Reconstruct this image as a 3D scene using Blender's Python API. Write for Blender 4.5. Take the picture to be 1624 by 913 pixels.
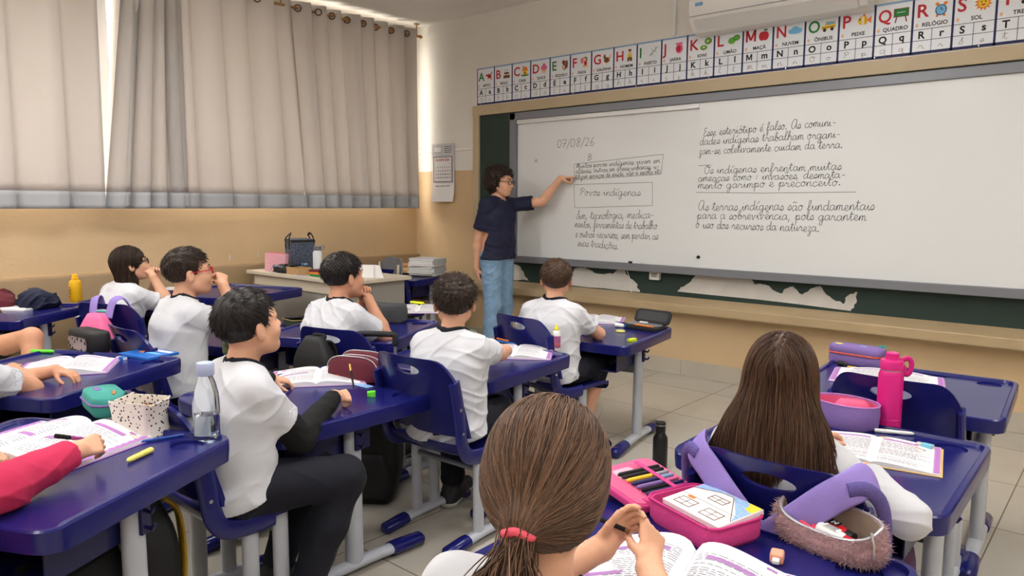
import bpy, math, random
import numpy as np
from mathutils import Vector, Matrix, Euler, noise as mnoise
random.seed(7); np.random.seed(7)
SC = bpy.context.scene
for _o in list(bpy.data.objects): bpy.data.objects.remove(_o)
PI = math.pi
def rad(a): return a*PI/180

# ------------------------------------------------------------------ camera, light, exposure
FPX = 1157.05; CAMH = 1.29
YAW, PITCH, ROLL = rad(-40.8688), rad(-6.5584), rad(.28837)
def cam_axes():
    cy, sy = math.cos(YAW), math.sin(YAW)
    fwd = Vector((sy*math.cos(PITCH), cy*math.cos(PITCH), math.sin(PITCH)))
    right = Vector((cy, -sy, 0)); up = right.cross(fwd)
    r2 = math.cos(ROLL)*right + math.sin(ROLL)*up
    u2 = -math.sin(ROLL)*right + math.cos(ROLL)*up
    return r2, u2, fwd
_r, _u, _f = cam_axes()
cd = bpy.data.cameras.new('camera'); cam = bpy.data.objects.new('camera', cd)
SC.collection.objects.link(cam)
cd.sensor_width = 36; cd.lens = 36*FPX/1624; cd.clip_start = .02
cam.matrix_world = Matrix(((_r.x, _u.x, -_f.x, 0), (_r.y, _u.y, -_f.y, 0), (_r.z, _u.z, -_f.z, CAMH), (0, 0, 0, 1)))
SC.camera = cam
SC.view_settings.view_transform = 'Standard'; SC.view_settings.look = 'None'
SC.view_settings.gamma = 1.0; SC.view_settings.exposure = 0.0; SC.view_settings.use_curve_mapping = False
SKY = 8.8; LAMP = 16.0; UPLIGHT = 18.0
w = bpy.data.worlds.new('World'); SC.world = w; w.use_nodes = True
w.node_tree.nodes['Background'].inputs[0].default_value = (1.0, .91, .79, 1)
w.node_tree.nodes['Background'].inputs[1].default_value = SKY
XL, XR, YF, YB, ZC = -5.596, 2.7, 4.982, -3.3, 3.0      # room shell
WY0, WY1, WZ0, WZ1 = -.6, 4.82, 1.27, 2.8              # window band in the left wall
def area(name, loc, rot, sx, sy, power, col=(1, 1, 1), portal=False):
    l = bpy.data.lights.new(name, 'AREA'); l.shape = 'RECTANGLE'; l.size = sx; l.size_y = sy
    l.energy = power; l.color = col
    o = bpy.data.objects.new(name, l); o.location = loc; o.rotation_euler = rot
    SC.collection.objects.link(o)
    if portal: l.cycles.is_portal = True
    return o
area('window_daylight', (XL-.16, (WY0+WY1)/2, (WZ0+WZ1)/2), (0, rad(-90), 0), WZ1-WZ0, WY1-WY0, 1, portal=True)
for _x in (-4.0, -1.6, .9):
    for _y in ((-1.7, -.1, 1.5) if _x < -3 else (-1.2, 1.1, 3.1)):
        area('unseen_overhead_light', (_x, _y, 2.60), (0, 0, 0), .22, 1.2, LAMP, (1, .985, .965))
        area('unseen_overhead_light', (_x, _y, 2.62), (PI, 0, 0), .22, 1.2, UPLIGHT, (1, .985, .965))  # upward fill, added to brighten the ceiling and upper walls; no fixture

def atY(px, py, Y):
    d = _r*((px-812)/FPX) - _u*((py-456.5)/FPX) + _f
    return Vector((0, 0, CAMH)) + d*(Y/d.y)
def at(px, py, z):          # where the sight line through a photo point meets the height z
    d = _r*((px-812)/FPX) - _u*((py-456.5)/FPX) + _f
    return Vector((0, 0, CAMH)) + d*((z-CAMH)/d.z)

# ------------------------------------------------------------------ materials
def lin(c):
    c = c/255.0
    return c/12.92 if c <= .04045 else ((c+.055)/1.055)**2.4
def rgb(*c): return (lin(c[0]), lin(c[1]), lin(c[2]), 1)
MATS = {}
def mat(name, col, rough=.5, metal=0, spec=.5, var=0, vscale=8, bump=0, bscale=60, trans=0, transl=0, ior=1.45,
        col2=None, sheen=0, stretch=None, coat=0):
    if name in MATS: return MATS[name]
    m = bpy.data.materials.new(name); m.use_nodes = True; nt = m.node_tree; b = nt.nodes['Principled BSDF']
    c = rgb(*col)
    b.inputs['Base Color'].default_value = c; b.inputs['Roughness'].default_value = rough
    b.inputs['Metallic'].default_value = metal; b.inputs['Specular IOR Level'].default_value = spec
    b.inputs['IOR'].default_value = ior
    if trans: b.inputs['Transmission Weight'].default_value = trans
    if sheen: b.inputs['Sheen Weight'].default_value = sheen
    if coat: b.inputs['Coat Weight'].default_value = coat
    tc = nt.nodes.new('ShaderNodeTexCoord'); mp = nt.nodes.new('ShaderNodeMapping')
    nt.links.new(tc.outputs['Object'], mp.inputs[0])
    if stretch: mp.inputs['Scale'].default_value = stretch
    if var or col2:
        n = nt.nodes.new('ShaderNodeTexNoise'); n.inputs['Scale'].default_value = vscale; n.inputs['Detail'].default_value = 5
        r = nt.nodes.new('ShaderNodeValToRGB'); nt.links.new(mp.outputs[0], n.inputs['Vector'])
        nt.links.new(n.outputs['Fac'], r.inputs[0])
        k = var
        r.color_ramp.elements[0].position = .3; r.color_ramp.elements[1].position = .7
        r.color_ramp.elements[0].color = rgb(*col2) if col2 else (c[0]*(1-k), c[1]*(1-k), c[2]*(1-k), 1)
        r.color_ramp.elements[1].color = c if col2 else (min(1, c[0]*(1+k)), min(1, c[1]*(1+k)), min(1, c[2]*(1+k)), 1)
        nt.links.new(r.outputs[0], b.inputs['Base Color'])
    if bump:
        n2 = nt.nodes.new('ShaderNodeTexNoise'); n2.inputs['Scale'].default_value = bscale; n2.inputs['Detail'].default_value = 4
        bp = nt.nodes.new('ShaderNodeBump'); bp.inputs['Strength'].default_value = bump; bp.inputs['Distance'].default_value = .01
        nt.links.new(mp.outputs[0], n2.inputs['Vector'])
        nt.links.new(n2.outputs['Fac'], bp.inputs['Height']); nt.links.new(bp.outputs[0], b.inputs['Normal'])
    if transl:
        t = nt.nodes.new('ShaderNodeBsdfTranslucent'); t.inputs[0].default_value = c
        mx = nt.nodes.new('ShaderNodeMixShader'); mx.inputs[0].default_value = transl
        out = nt.nodes['Material Output']
        nt.links.new(b.outputs[0], mx.inputs[1]); nt.links.new(t.outputs[0], mx.inputs[2]); nt.links.new(mx.outputs[0], out.inputs[0])
    MATS[name] = m
    return m
def ink(name, col, rough=.6): return mat('ink_'+name, col, rough)

M_blue = mat('blue_plastic', (25, 28, 101), .2, var=.06, vscale=4, bump=.04, bscale=220)
M_navy = mat('dark_blue_plastic', (20, 22, 76), .3)
M_tray = mat('black_tray_plastic', (22, 22, 34), .45)
M_leg = mat('grey_white_enamel', (182, 187, 197), .32, var=.05, vscale=14)
M_bar = mat('grey_steel', (130, 132, 140), .35, metal=.3)
M_chrome = mat('chrome', (205, 205, 210), .18, metal=1)
M_white = mat('white_plastic', (236, 236, 234), .4)
M_paper = mat('paper', (240, 239, 240), .75)
M_ink = ink('black', (22, 22, 26)); M_grey = ink('grey', (150, 150, 160)); M_lilac = ink('lilac', (178, 120, 190))
M_magenta = ink('purple', (150, 60, 140)); M_red = ink('red', (196, 34, 52)); M_green = ink('green', (36, 130, 62))
M_yellow = ink('yellow', (240, 200, 50)); M_brown = ink('brown', (120, 72, 40)); M_orange = ink('orange', (232, 130, 50))
M_sky = ink('sky', (120, 190, 235)); M_pink = ink('pink', (230, 110, 160)); M_lime = ink('lime', (110, 180, 60))
M_skin_ink = ink('beige', (236, 190, 150)); M_navy_ink = ink('navy', (34, 40, 92)); M_pale = ink('paleblue', (140, 176, 214))
M_wink = ink('white', (245, 245, 245)); M_marker = ink('marker', (44, 44, 50), .5); M_pencil = ink('pencil', (120, 90, 80))

# ------------------------------------------------------------------ mesh building
class MB:
    def __init__(s): s.v = []; s.f = []; s.m = []
    def add(s, v, f, m=0):
        o = len(s.v); s.v.extend(tuple(p) for p in v); s.f.extend(tuple(i+o for i in q) for q in f); s.m.extend([m]*len(f)); return s
    def box(s, c, d, m=0, rz=0, R=None):
        x, y, z = d[0]/2, d[1]/2, d[2]/2
        v = [(-x,-y,-z),(x,-y,-z),(x,y,-z),(-x,y,-z),(-x,-y,z),(x,-y,z),(x,y,z),(-x,y,z)]
        if R is None: R = Matrix.Rotation(rz, 3, 'Z')
        v = [R @ Vector(p) + Vector(c) for p in v]
        return s.add(v, [(3,2,1,0),(4,5,6,7),(0,1,5,4),(1,2,6,5),(2,3,7,6),(3,0,4,7)], m)
    def tube(s, pts, r, n=10, m=0, caps=True, sec=None, up=None, closed=False):
        # r: a number, a list, or with sec=(ax, ay) an ellipse scaled by r
        P = [Vector(p) for p in pts]; k = len(P)
        R = r if isinstance(r, (list, tuple)) else [r]*k
        V = []; prev = None
        for i, p in enumerate(P):
            if closed: t = P[(i+1) % k]-P[i-1]
            else: t = P[min(i+1, k-1)]-P[max(i-1, 0)]
            if t.length < 1e-9: t = Vector((0, 0, 1))
            t.normalize()
            if prev is None:
                a = Vector(up) if up else (Vector((0, 0, 1)) if abs(t.z) < .9 else Vector((1, 0, 0)))
                prev = (a-t*a.dot(t)).normalized()
            else: prev = (prev-t*prev.dot(t)).normalized()
            b = t.cross(prev); ax, ay = sec if sec else (1, 1)
            for j in range(n):
                a = 2*PI*j/n
                V.append(p+prev*(math.cos(a)*R[i]*ax)+b*(math.sin(a)*R[i]*ay))
        F = []
        for i in range(k if closed else k-1):
            i2 = (i+1) % k
            for j in range(n): F.append((i*n+j, i*n+(j+1) % n, i2*n+(j+1) % n, i2*n+j))
        if caps and not closed:
            F.append(tuple(range(n-1, -1, -1))); F.append(tuple((k-1)*n+j for j in range(n)))
        return s.add(V, F, m)
    def lathe(s, prof, n=24, c=(0, 0, 0), m=0, R=None, ms=None):
        V = []; F = []
        for r, z in prof:
            for j in range(n):
                a = 2*PI*j/n; p = Vector((r*math.cos(a), r*math.sin(a), z))
                V.append((R @ p if R else p)+Vector(c))
        k = len(prof)
        mm = []
        for i in range(k-1):
            for j in range(n):
                F.append((i*n+j, i*n+(j+1) % n, (i+1)*n+(j+1) % n, (i+1)*n+j)); mm.append(ms[i] if ms else m)
        F.append(tuple(range(n-1, -1, -1))); mm.append(ms[0] if ms else m)
        F.append(tuple((k-1)*n+j for j in range(n))); mm.append(ms[-1] if ms else m)
        s.add(V, F, m); s.m[-len(mm):] = mm
        return s
    def loft(s, rings, m=0, cap0=True, cap1=True, closed=True):
        n = len(rings[0]); V = [p for r in rings for p in r]; F = []
        for i in range(len(rings)-1):
            for j in range(n if closed else n-1):
                F.append((i*n+j, i*n+(j+1) % n, (i+1)*n+(j+1) % n, (i+1)*n+j))
        if cap0: F.append(tuple(range(n-1, -1, -1)))
        if cap1: F.append(tuple((len(rings)-1)*n+j for j in range(n)))
        return s.add(V, F, m)
    def prism(s, poly, z0, z1, m=0, T=None):
        a = [Vector((x, y, z0)) for x, y in poly]; b = [Vector((x, y, z1)) for x, y in poly]
        if T: a = [T @ p for p in a]; b = [T @ p for p in b]
        return s.loft([a, b], m)
    def ball(s, c, r, n=12, m=0, R=None):
        r = r if isinstance(r, (list, tuple)) else (r, r, r); V = []; F = []; k = n//2
        for i in range(k+1):
            t = PI*i/k
            for j in range(n):
                a = 2*PI*j/n
                p = Vector((r[0]*math.sin(t)*math.cos(a), r[1]*math.sin(t)*math.sin(a), -r[2]*math.cos(t)))
                V.append((R @ p if R else p)+Vector(c))
        for i in range(k):
            for j in range(n): F.append((i*n+j, i*n+(j+1) % n, (i+1)*n+(j+1) % n, (i+1)*n+j))
        return s.add(V, F, m)
    def text(s, txt, T, size, m=0, bold=0, depth=.0004, align='LEFT'):
        cu = bpy.data.curves.new('t', 'FONT'); cu.body = txt; cu.size = size; cu.offset = bold; cu.align_x = align
        cu.extrude = depth; cu.resolution_u = 3
        ob = bpy.data.objects.new('t', cu); me = bpy.data.meshes.new_from_object(ob)
        s.add([T @ v.co for v in me.vertices], [tuple(p.vertices) for p in me.polygons], m)
        bpy.data.objects.remove(ob); bpy.data.curves.remove(cu); bpy.data.meshes.remove(me)
        return s
    def xf(s, T): s.v = [tuple(T @ Vector(p)) for p in s.v]; return s
    def build(s, name, mats, parent=None, bevel=0, seg=2, smooth=40, sub=0, weld=False):
        me = bpy.data.meshes.new(name); me.from_pydata(s.v, [], s.f)
        if not isinstance(mats, (list, tuple)): mats = [mats]
        for m in mats: me.materials.append(m)
        me.polygons.foreach_set('material_index', s.m)
        me.update(); me.validate()
        return link(name, me, parent, bevel, seg, smooth, sub)
def link(name, me, parent=None, bevel=0, seg=2, smooth=40, sub=0):
    if smooth:
        me.shade_smooth()
        if smooth < 180: me.set_sharp_from_angle(angle=rad(smooth))
    o = bpy.data.objects.new(name, me); SC.collection.objects.link(o)
    if parent: o.parent = parent
    if bevel:
        b = o.modifiers.new('bevel', 'BEVEL'); b.width = bevel; b.segments = seg; b.limit_method = 'ANGLE'; b.angle_limit = rad(35)
    if sub:
        b = o.modifiers.new('sub', 'SUBSURF'); b.levels = sub; b.render_levels = sub
    return o
def cut(o, cutters):            # boolean holes, applied into the mesh
    import bmesh
    for q in [o]+list(cutters):
        bm = bmesh.new(); bm.from_mesh(q.data); bmesh.ops.remove_doubles(bm, verts=bm.verts, dist=1e-6); bmesh.ops.recalc_face_normals(bm, faces=bm.faces); bm.to_mesh(q.data); bm.free()
    for c in cutters:
        md = o.modifiers.new('cut', 'BOOLEAN'); md.object = c; md.operation = 'DIFFERENCE'; md.solver = 'EXACT'
    dg = bpy.context.evaluated_depsgraph_get()
    me = bpy.data.meshes.new_from_object(o.evaluated_get(dg)); old = o.data
    o.modifiers.clear(); o.data = me
    me.shade_smooth(); me.set_sharp_from_angle(angle=rad(35))
    bpy.data.meshes.remove(old)
    for c in cutters: bpy.data.objects.remove(c)
    return o
def tag(o, label, cat, group=None, kind=None):
    o['label'] = label; o['category'] = cat
    if group: o['group'] = group
    if kind: o['kind'] = kind
    return o
def thing(name, label, cat, loc=(0, 0, 0), rz=0, group=None, rot=None):
    o = bpy.data.objects.new(name, None); SC.collection.objects.link(o); o.empty_display_size = .05
    o.location = loc; o.rotation_euler = rot if rot else (0, 0, rz)
    return tag(o, label, cat, group)
def copy_thing(src, loc, rz, label, group=None, skip=()):
    def rec(s, par):
        c = s.copy(); SC.collection.objects.link(c)
        if par: c.parent = par
        for ch in s.children: rec(ch, c)
        return c
    r = rec(src, None); r.location = loc; r.rotation_euler = (0, 0, rz); r['label'] = label
    if group: r['group'] = group
    return r
def struct(name, mb, m, bevel=0, **k):
    o = mb.build(name, m, bevel=bevel, **k); o['kind'] = 'structure'; return o
def rrect(w, h, r, n=5, cx=0, cy=0):
    P = []
    for sx, sy, a0 in ((1, -1, -90), (1, 1, 0), (-1, 1, 90), (-1, -1, 180)):
        for i in range(n+1):
            a = rad(a0+90*i/n); P.append((cx+sx*(w/2-r)+r*math.cos(a), cy+sy*(h/2-r)+r*math.sin(a)))
    return P
def smooth_path(P, k=6, closed=False):      # Catmull-Rom
    P = [Vector(p) for p in P]; n = len(P); out = []
    for i in range(n if closed else n-1):
        g = lambda j: P[j % n] if closed else P[min(max(j, 0), n-1)]
        a, b, c, d = g(i-1), g(i), g(i+1), g(i+2)
        for j in range(k):
            t = j/k
            out.append(.5*((2*b)+(c-a)*t+(2*a-5*b+4*c-d)*t*t+(3*b-a-3*c+d)*t**3))
    if not closed: out.append(P[-1])
    return out

# ------------------------------------------------------------------ the room
def wall_mat(name, upper, lower, split):
    m = bpy.data.materials.new(name); m.use_nodes = True; nt = m.node_tree; b = nt.nodes['Principled BSDF']
    b.inputs['Roughness'].default_value = .55
    g = nt.nodes.new('ShaderNodeNewGeometry'); sp = nt.nodes.new('ShaderNodeSeparateXYZ')
    nt.links.new(g.outputs['Position'], sp.inputs[0])
    cmp_ = nt.nodes.new('ShaderNodeMath'); cmp_.operation = 'GREATER_THAN'; cmp_.inputs[1].default_value = split
    nt.links.new(sp.outputs['Z'], cmp_.inputs[0])
    n = nt.nodes.new('ShaderNodeTexNoise'); n.inputs['Scale'].default_value = 2.2; n.inputs['Detail'].default_value = 6
    nt.links.new(g.outputs['Position'], n.inputs['Vector'])
    def ramp(c, k):
        r = nt.nodes.new('ShaderNodeValToRGB'); c = rgb(*c)
        r.color_ramp.elements[0].position = .35; r.color_ramp.elements[1].position = .65
        r.color_ramp.elements[0].color = tuple(x*(1-k) for x in c[:3])+(1,); r.color_ramp.elements[1].color = c
        nt.links.new(n.outputs['Fac'], r.inputs[0]); return r
    r1, r2 = ramp(lower, .07), ramp(upper, .03)
    mx = nt.nodes.new('ShaderNodeMixRGB'); nt.links.new(cmp_.outputs[0], mx.inputs[0])
    nt.links.new(r1.outputs[0], mx.inputs[1]); nt.links.new(r2.outputs[0], mx.inputs[2]); nt.links.new(mx.outputs[0], b.inputs['Base Color'])
    n2 = nt.nodes.new('ShaderNodeTexNoise'); n2.inputs['Scale'].default_value = 26; n2.inputs['Detail'].default_value = 8
    n2.inputs['Roughness'].default_value = .65
    mp = nt.nodes.new('ShaderNodeMapping'); mp.inputs['Scale'].default_value = (1, 1, 2.2)
    nt.links.new(g.outputs['Position'], mp.inputs[0]); nt.links.new(mp.outputs[0], n2.inputs['Vector'])
    bp = nt.nodes.new('ShaderNodeBump'); bp.inputs['Strength'].default_value = .25; bp.inputs['Distance'].default_value = .012
    nt.links.new(n2.outputs['Fac'], bp.inputs['Height']); nt.links.new(bp.outputs[0], b.inputs['Normal'])
    return m
M_wall = wall_mat('painted_wall', (232, 229, 222), (212, 184, 144), 1.605)
M_ceil = mat('ceiling_paint', (236, 233, 228), .8, var=.02, vscale=2)
def floor_mat():
    m = bpy.data.materials.new('floor_tiles'); m.use_nodes = True; nt = m.node_tree; b = nt.nodes['Principled BSDF']
    g = nt.nodes.new('ShaderNodeNewGeometry'); mp = nt.nodes.new('ShaderNodeMapping')
    mp.inputs['Location'].default_value = (2.162/.6, -3.413/.6, 0); mp.inputs['Scale'].default_value = (1/.6, 1/.6, 1)
    nt.links.new(g.outputs['Position'], mp.inputs[0])
    br = nt.nodes.new('ShaderNodeTexBrick'); br.offset = 0; br.inputs['Scale'].default_value = 1
    br.inputs['Brick Width'].default_value = 1; br.inputs['Row Height'].default_value = 1; br.inputs['Mortar Size'].default_value = .0045
    br.inputs['Mortar Smooth'].default_value = .1
    br.inputs['Color1'].default_value = rgb(194, 188, 176); br.inputs['Color2'].default_value = rgb(188, 182, 170)
    br.inputs['Mortar'].default_value = rgb(120, 114, 104)
    nt.links.new(mp.outputs[0], br.inputs['Vector'])
    n = nt.nodes.new('ShaderNodeTexNoise'); n.inputs['Scale'].default_value = 3; n.inputs['Detail'].default_value = 6
    nt.links.new(g.outputs['Position'], n.inputs['Vector'])
    mx = nt.nodes.new('ShaderNodeMixRGB'); mx.blend_type = 'MULTIPLY'; mx.inputs[0].default_value = .18
    nt.links.new(br.outputs['Color'], mx.inputs[1]); nt.links.new(n.outputs['Fac'], mx.inputs[2])
    nt.links.new(mx.outputs[0], b.inputs['Base Color'])
    b.inputs['Roughness'].default_value = .16
    rr = nt.nodes.new('ShaderNodeMapRange'); rr.inputs['To Min'].default_value = .1; rr.inputs['To Max'].default_value = .26
    nt.links.new(n.outputs['Fac'], rr.inputs[0]); nt.links.new(rr.outputs[0], b.inputs['Roughness'])
    bp = nt.nodes.new('ShaderNodeBump'); bp.inputs['Strength'].default_value = .4; bp.inputs['Distance'].default_value = .003; bp.invert = True
    nt.links.new(br.outputs['Fac'], bp.inputs['Height']); nt.links.new(bp.outputs[0], b.inputs['Normal'])
    return m
struct('floor', MB().box(((XL+XR)/2, (YF+YB)/2, -.05), (XR-XL+.4, YF-YB+.4, .1)), floor_mat())
struct('ceiling', MB().box(((XL+XR)/2, (YF+YB)/2, ZC+.05), (XR-XL+.4, YF-YB+.4, .1)), M_ceil)
struct('wall_front', MB().box(((XL+XR)/2, YF+.1, ZC/2), (XR-XL+.4, .2, ZC)), M_wall)
struct('wall_back', MB().box(((XL+XR)/2, YB-.1, ZC/2), (XR-XL+.4, .2, ZC)), M_wall)
struct('wall_right', MB().box((XR+.1, (YF+YB)/2, ZC/2), (.2, YF-YB, ZC)), M_wall)
wl = MB()
for y0, y1, z0, z1 in ((YB, YF, 0, WZ0), (YB, YF, WZ1, ZC), (YB, WY0, WZ0, WZ1), (WY1, YF, WZ0, WZ1)):
    wl.box((XL-.1, (y0+y1)/2, (z0+z1)/2), (.2, y1-y0, z1-z0))
struct('wall_left', wl, M_wall)
M_tan = mat('tan_gloss_paint', (180, 158, 124), .4, var=.06, vscale=5, bump=.15, bscale=30)
M_tan2 = mat('tan_frame_paint', (190, 172, 142), .45, var=.04, vscale=5)
# low ledge along the window wall
struct('trim_1', MB().prism([(0, 0), (.05, 0), (.05, .768), (.045, .784), (0, .788)], 0, 1,
       T=Matrix(((1, 0, 0, XL), (0, 0, YF-YB, YB), (0, 1, 0, 0), (0, 0, 0, 1)))), mat('ledge_paint', (160, 136, 104), .45, var=.06, vscale=5), bevel=.004)
# floor skirting on the front wall, ceramic
M_skirt = mat('skirting_tile', (186, 178, 164), .3, var=.05, vscale=4)
sk = MB(); _x = XL
while _x < XR:
    sk.box((_x+.299, YF-.006, .06), (.597, .012, .12)); _x += .6
struct('baseboard_front', sk, M_skirt, bevel=.002)
# windows behind the curtains
M_alu = mat('window_aluminium', (205, 206, 208), .35, metal=.4)
M_glass = mat('window_glass', (250, 250, 250), .0, trans=1, ior=1.0, spec=.2)
nwin = 4; wlen = (WY1-WY0)/nwin
for i in range(nwin):
    y0 = WY0+i*wlen; fr = MB()
    for yy in (y0+.02, y0+wlen/2, y0+wlen-.02): fr.box((XL-.08, yy, (WZ0+WZ1)/2), (.05, .04, WZ1-WZ0))
    for zz in (WZ0+.02, WZ0+(WZ1-WZ0)*.65, WZ1-.02): fr.box((XL-.08, y0+wlen/2, zz), (.045, wlen, .04))
    wo = struct('window_%d' % (i+1), fr, M_alu)
# ------------------------------------------------------------------ green board frame, ledge
bx0, bx1 = -4.70, 1.9
M_green_b = mat('green_chalkboard', (38, 58, 52), .5, var=.12, vscale=3)
M_plaster = mat('bare_plaster', (206, 203, 198), .8, var=.05, vscale=9, bump=.2, bscale=40)
g = thing('chalkboard', 'old dark green chalkboard in a beige frame behind the whiteboard, paint peeled below', 'chalkboard', (0, YF, 0))
MB().box(((bx0+bx1)/2, -.006, 1.35), (bx1-bx0, .012, 1.5)).build('green_panel', M_green_b, g)
fr = MB()
fr.box(((bx0+bx1)/2, -.017, 2.135), (bx1-bx0+.16, .034, .085)); fr.box((bx0-.035, -.017, 1.335), (.075, .034, 1.52))
fr.build('frame', M_tan2, g, bevel=.004)
MB().prism([(0, .605), (-.15, .562), (-.15, .50), (-.135, .495), (0, .47)], bx0-.07, bx1+.05,
   T=Matrix(((0, 0, 1, 0), (1, 0, 0, 0), (0, 1, 0, 0), (0, 0, 0, 1)))).build('chalk_ledge', M_tan, g, bevel=.006)
def patch(P, name):
    pts = []
    rnd = random.Random(len(P))
    W3 = [atY(x, y, YF-.013) for x, y in P]
    for i, p in enumerate(W3):
        q = W3[(i+1) % len(W3)]
        for k in range(4):
            a = p.lerp(q, k/4)
            if k: a = a+Vector((rnd.uniform(-.008, .008), 0, rnd.uniform(-.008, .008)))
            pts.append(a)
    f_ = [Vector((a.x, -.0135, a.z)) for a in pts]; b_ = [Vector((a.x, -.0115, a.z)) for a in pts]
    MB().loft([f_, b_]).build(name, M_plaster, g, smooth=0)['label'] = 'pale patch of bare plaster where green paint peeled'
# peeled plaster patches under the whiteboard
patch([(812, 418), (826, 424), (832, 437), (840, 445), (800, 442)], 'plaster_patch')
patch([(905, 436), (912, 425), (928, 424), (934, 428), (952, 434), (972, 434), (985, 424), (996, 437), (1008, 448), (1015, 463), (905, 452)], 'plaster_patch')
patch([(1074, 462), (1082, 455), (1096, 446), (1105, 434), (1190, 440), (1197, 451), (1213, 451), (1238, 465), (1247, 457), (1258, 453), (1272, 467), (1290, 456),
       (1300, 453), (1316, 470), (1337, 482), (1344, 469), (1360, 463), (1358, 480), (1349, 493)], 'plaster_patch')
# ------------------------------------------------------------------ curtains on a rod
def atX(px, py, X):
    d = _r*((px-812)/FPX) - _u*((py-456.5)/FPX) + _f
    return Vector((0, 0, CAMH)) + d*(X/d.x)
M_curtain = mat('curtain_cloth', (206, 200, 195), .85, transl=.27, bump=.12, bscale=300, sheen=.2)
M_hem = mat('curtain_hem_cloth', (180, 183, 187), .85, transl=.06, bump=.12, bscale=300)
M_rod = mat('brass_rod', (176, 132, 78), .35, metal=.6)
M_ring = mat('ring_bronze', (110, 84, 62), .35, metal=.7)
XC = XL+.165; ZROD = 2.885; ZHEM = 1.245
def curtain(label, top, bot, waves, amp, ph, seed):
    t = thing('curtain', label, 'curtain', (0, 0, 0), 0, 'grey beige curtains on the window wall')
    rnd = random.Random(seed); n = max(60, int(waves*22)); rows = 26
    jit = [rnd.uniform(-.25, .25) for _ in range(int(waves)+4)]
    def P(u, z):
        k = (z-ZHEM)/(ZROD+.06-ZHEM)
        y = (bot[0]+(bot[1]-bot[0])*u)*(1-k)+(top[0]+(top[1]-top[0])*u)*k
        a = u*waves; j = int(a); fr = a-j
        jj = jit[j]*(1-fr)+jit[j+1]*fr
        th = 2*PI*(a+jj*.35+ph)
        am = amp*(.75+.35*k)*(1+.35*math.sin(j*2.3+seed))
        x = XC+am*(math.sin(th)+.25*math.sin(2*th+1))+.010*math.sin(3*u+z*1.5+seed)
        return Vector((x, y+am*.9*math.sin(th), z))
    def sheet(z0, z1, r):
        mb = MB(); V = []; F = []
        for i in range(r+1):
            z = z0+(z1-z0)*i/r
            for j in range(n+1): V.append(P(j/n, z))
        for i in range(r):
            for j in range(n): F.append((i*(n+1)+j, i*(n+1)+j+1, (i+1)*(n+1)+j+1, (i+1)*(n+1)+j))
        return mb.add(V, F)
    zt = ZROD+.055
    c = sheet(ZHEM+.115, zt, rows).build('cloth', M_curtain, t, smooth=180)
    h = sheet(ZHEM, ZHEM+.115, 4).build('hem_band', M_hem, t, smooth=180)
    for o, th in ((c, .0012), (h, .003)):
        s = o.modifiers.new('thick', 'SOLIDIFY'); s.thickness = th; s.offset = 0
    for i in range(int(waves)):
        u = (i+1-ph-.02)/waves
        if not 0 < u < 1: continue
        p = P(u, ZROD); q = P(u+.004, ZROD); tn = (q-p).normalized()
        nr = Vector((-tn.y, tn.x, 0)) if tn.y < 0 else Vector((tn.y, -tn.x, 0))
        R = Vector((0, 0, 1)); pts = [p+nr*.004+tn*(.026*math.cos(a))+R*(.026*math.sin(a)) for a in [2*PI*k/16 for k in range(16)]]
        MB().tube(pts, .006, 8, closed=True, up=tuple(nr)).build('grommet', M_ring, t, smooth=180)
    return t
ya = atX(146, 0, XC).y
curtain('leftmost wide grey beige curtain, ending at the bright slit', (-.6, ya), (-.6, 1.965), 8, .050, .1, 3)
curtain('narrow pleated grey beige curtain right of the bright slit', (ya+.17, 2.50), (1.955, 2.52), 4, .055, .3, 5)
curtain('wide flat grey beige curtain in the middle of the window', (2.44, 3.46), (2.46, 3.56), 4.6, .030, .6, 8)
curtain('grey beige curtain closest to the room corner, hung by rings', (3.42, 4.85), (3.55, 4.885), 8.5, .046, .2, 11)
t = thing('curtain_rod', 'thin brass coloured curtain rod below the ceiling', 'curtain rod', (XC, 2.2, ZROD))
MB().tube([(0, -2.7, 0), (0, 2.69, 0)], .011, 12).build('rod', M_rod, t)
for y in (-2.6, -.1, 1.2, 2.66):
    b = MB().tube([(0, y, 0), (0, y, ZC-ZROD)], .006, 8); b.box((0, y, ZC-ZROD-.004), (.03, .05, .008)); b.build('bracket', M_rod, t)
MB().lathe([(.011, 0), (.018, .005), (.02, .02), (.012, .035)], 12, R=Matrix.Rotation(-PI/2, 3, 'X'), c=(0, 2.69, 0)).build('finial', M_rod, t)

# ------------------------------------------------------------------ whiteboard and handwriting
M_wb = mat('whiteboard_enamel', (226, 229, 230), .22, spec=.4)
M_frame = mat('grey_board_frame', (128, 130, 138), .4, metal=.25)
YB1, YB2 = YF-.055, YF-.075
WB = thing('whiteboard', 'long white sliding whiteboard in a grey frame with handwritten notes', 'whiteboard', (0, 0, 0))
bl, br = -4.27, 1.2; zb, zt = .78, 2.075
fr = MB()
fr.box((bl+.033, YF-.052, (zb+zt)/2), (.066, .08, zt-zb)); fr.box((br-.033, YF-.052, (zb+zt)/2), (.066, .08, zt-zb))
fr.box(((bl+br)/2, YF-.052, zt-.03), (br-bl, .08, .06)); fr.box(((bl+br)/2, YF-.058, zb+.028), (br-bl, .092, .056))
fr.build('frame', M_frame, WB, bevel=.004)
pl = MB().box(((bl+.06-2.47)/2, YB1+.012, (zb+zt)/2), (-2.47-bl-.06, .024, zt-zb-.1)).build('panel', M_wb, WB)
MB().box(((bl+.07-2.48)/2, YB1-.012, zt-.078), (-2.48-bl-.07, .024, .036)).build('rail', mat('board_rail', (220, 221, 222), .3, metal=.2), WB, bevel=.003)
pr = MB().box(((-2.48+br-.05)/2, YB2+.012, (zb+zt)/2), (br-.05+2.48, .024, zt-zb-.1)).build('panel', M_wb, WB)
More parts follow.
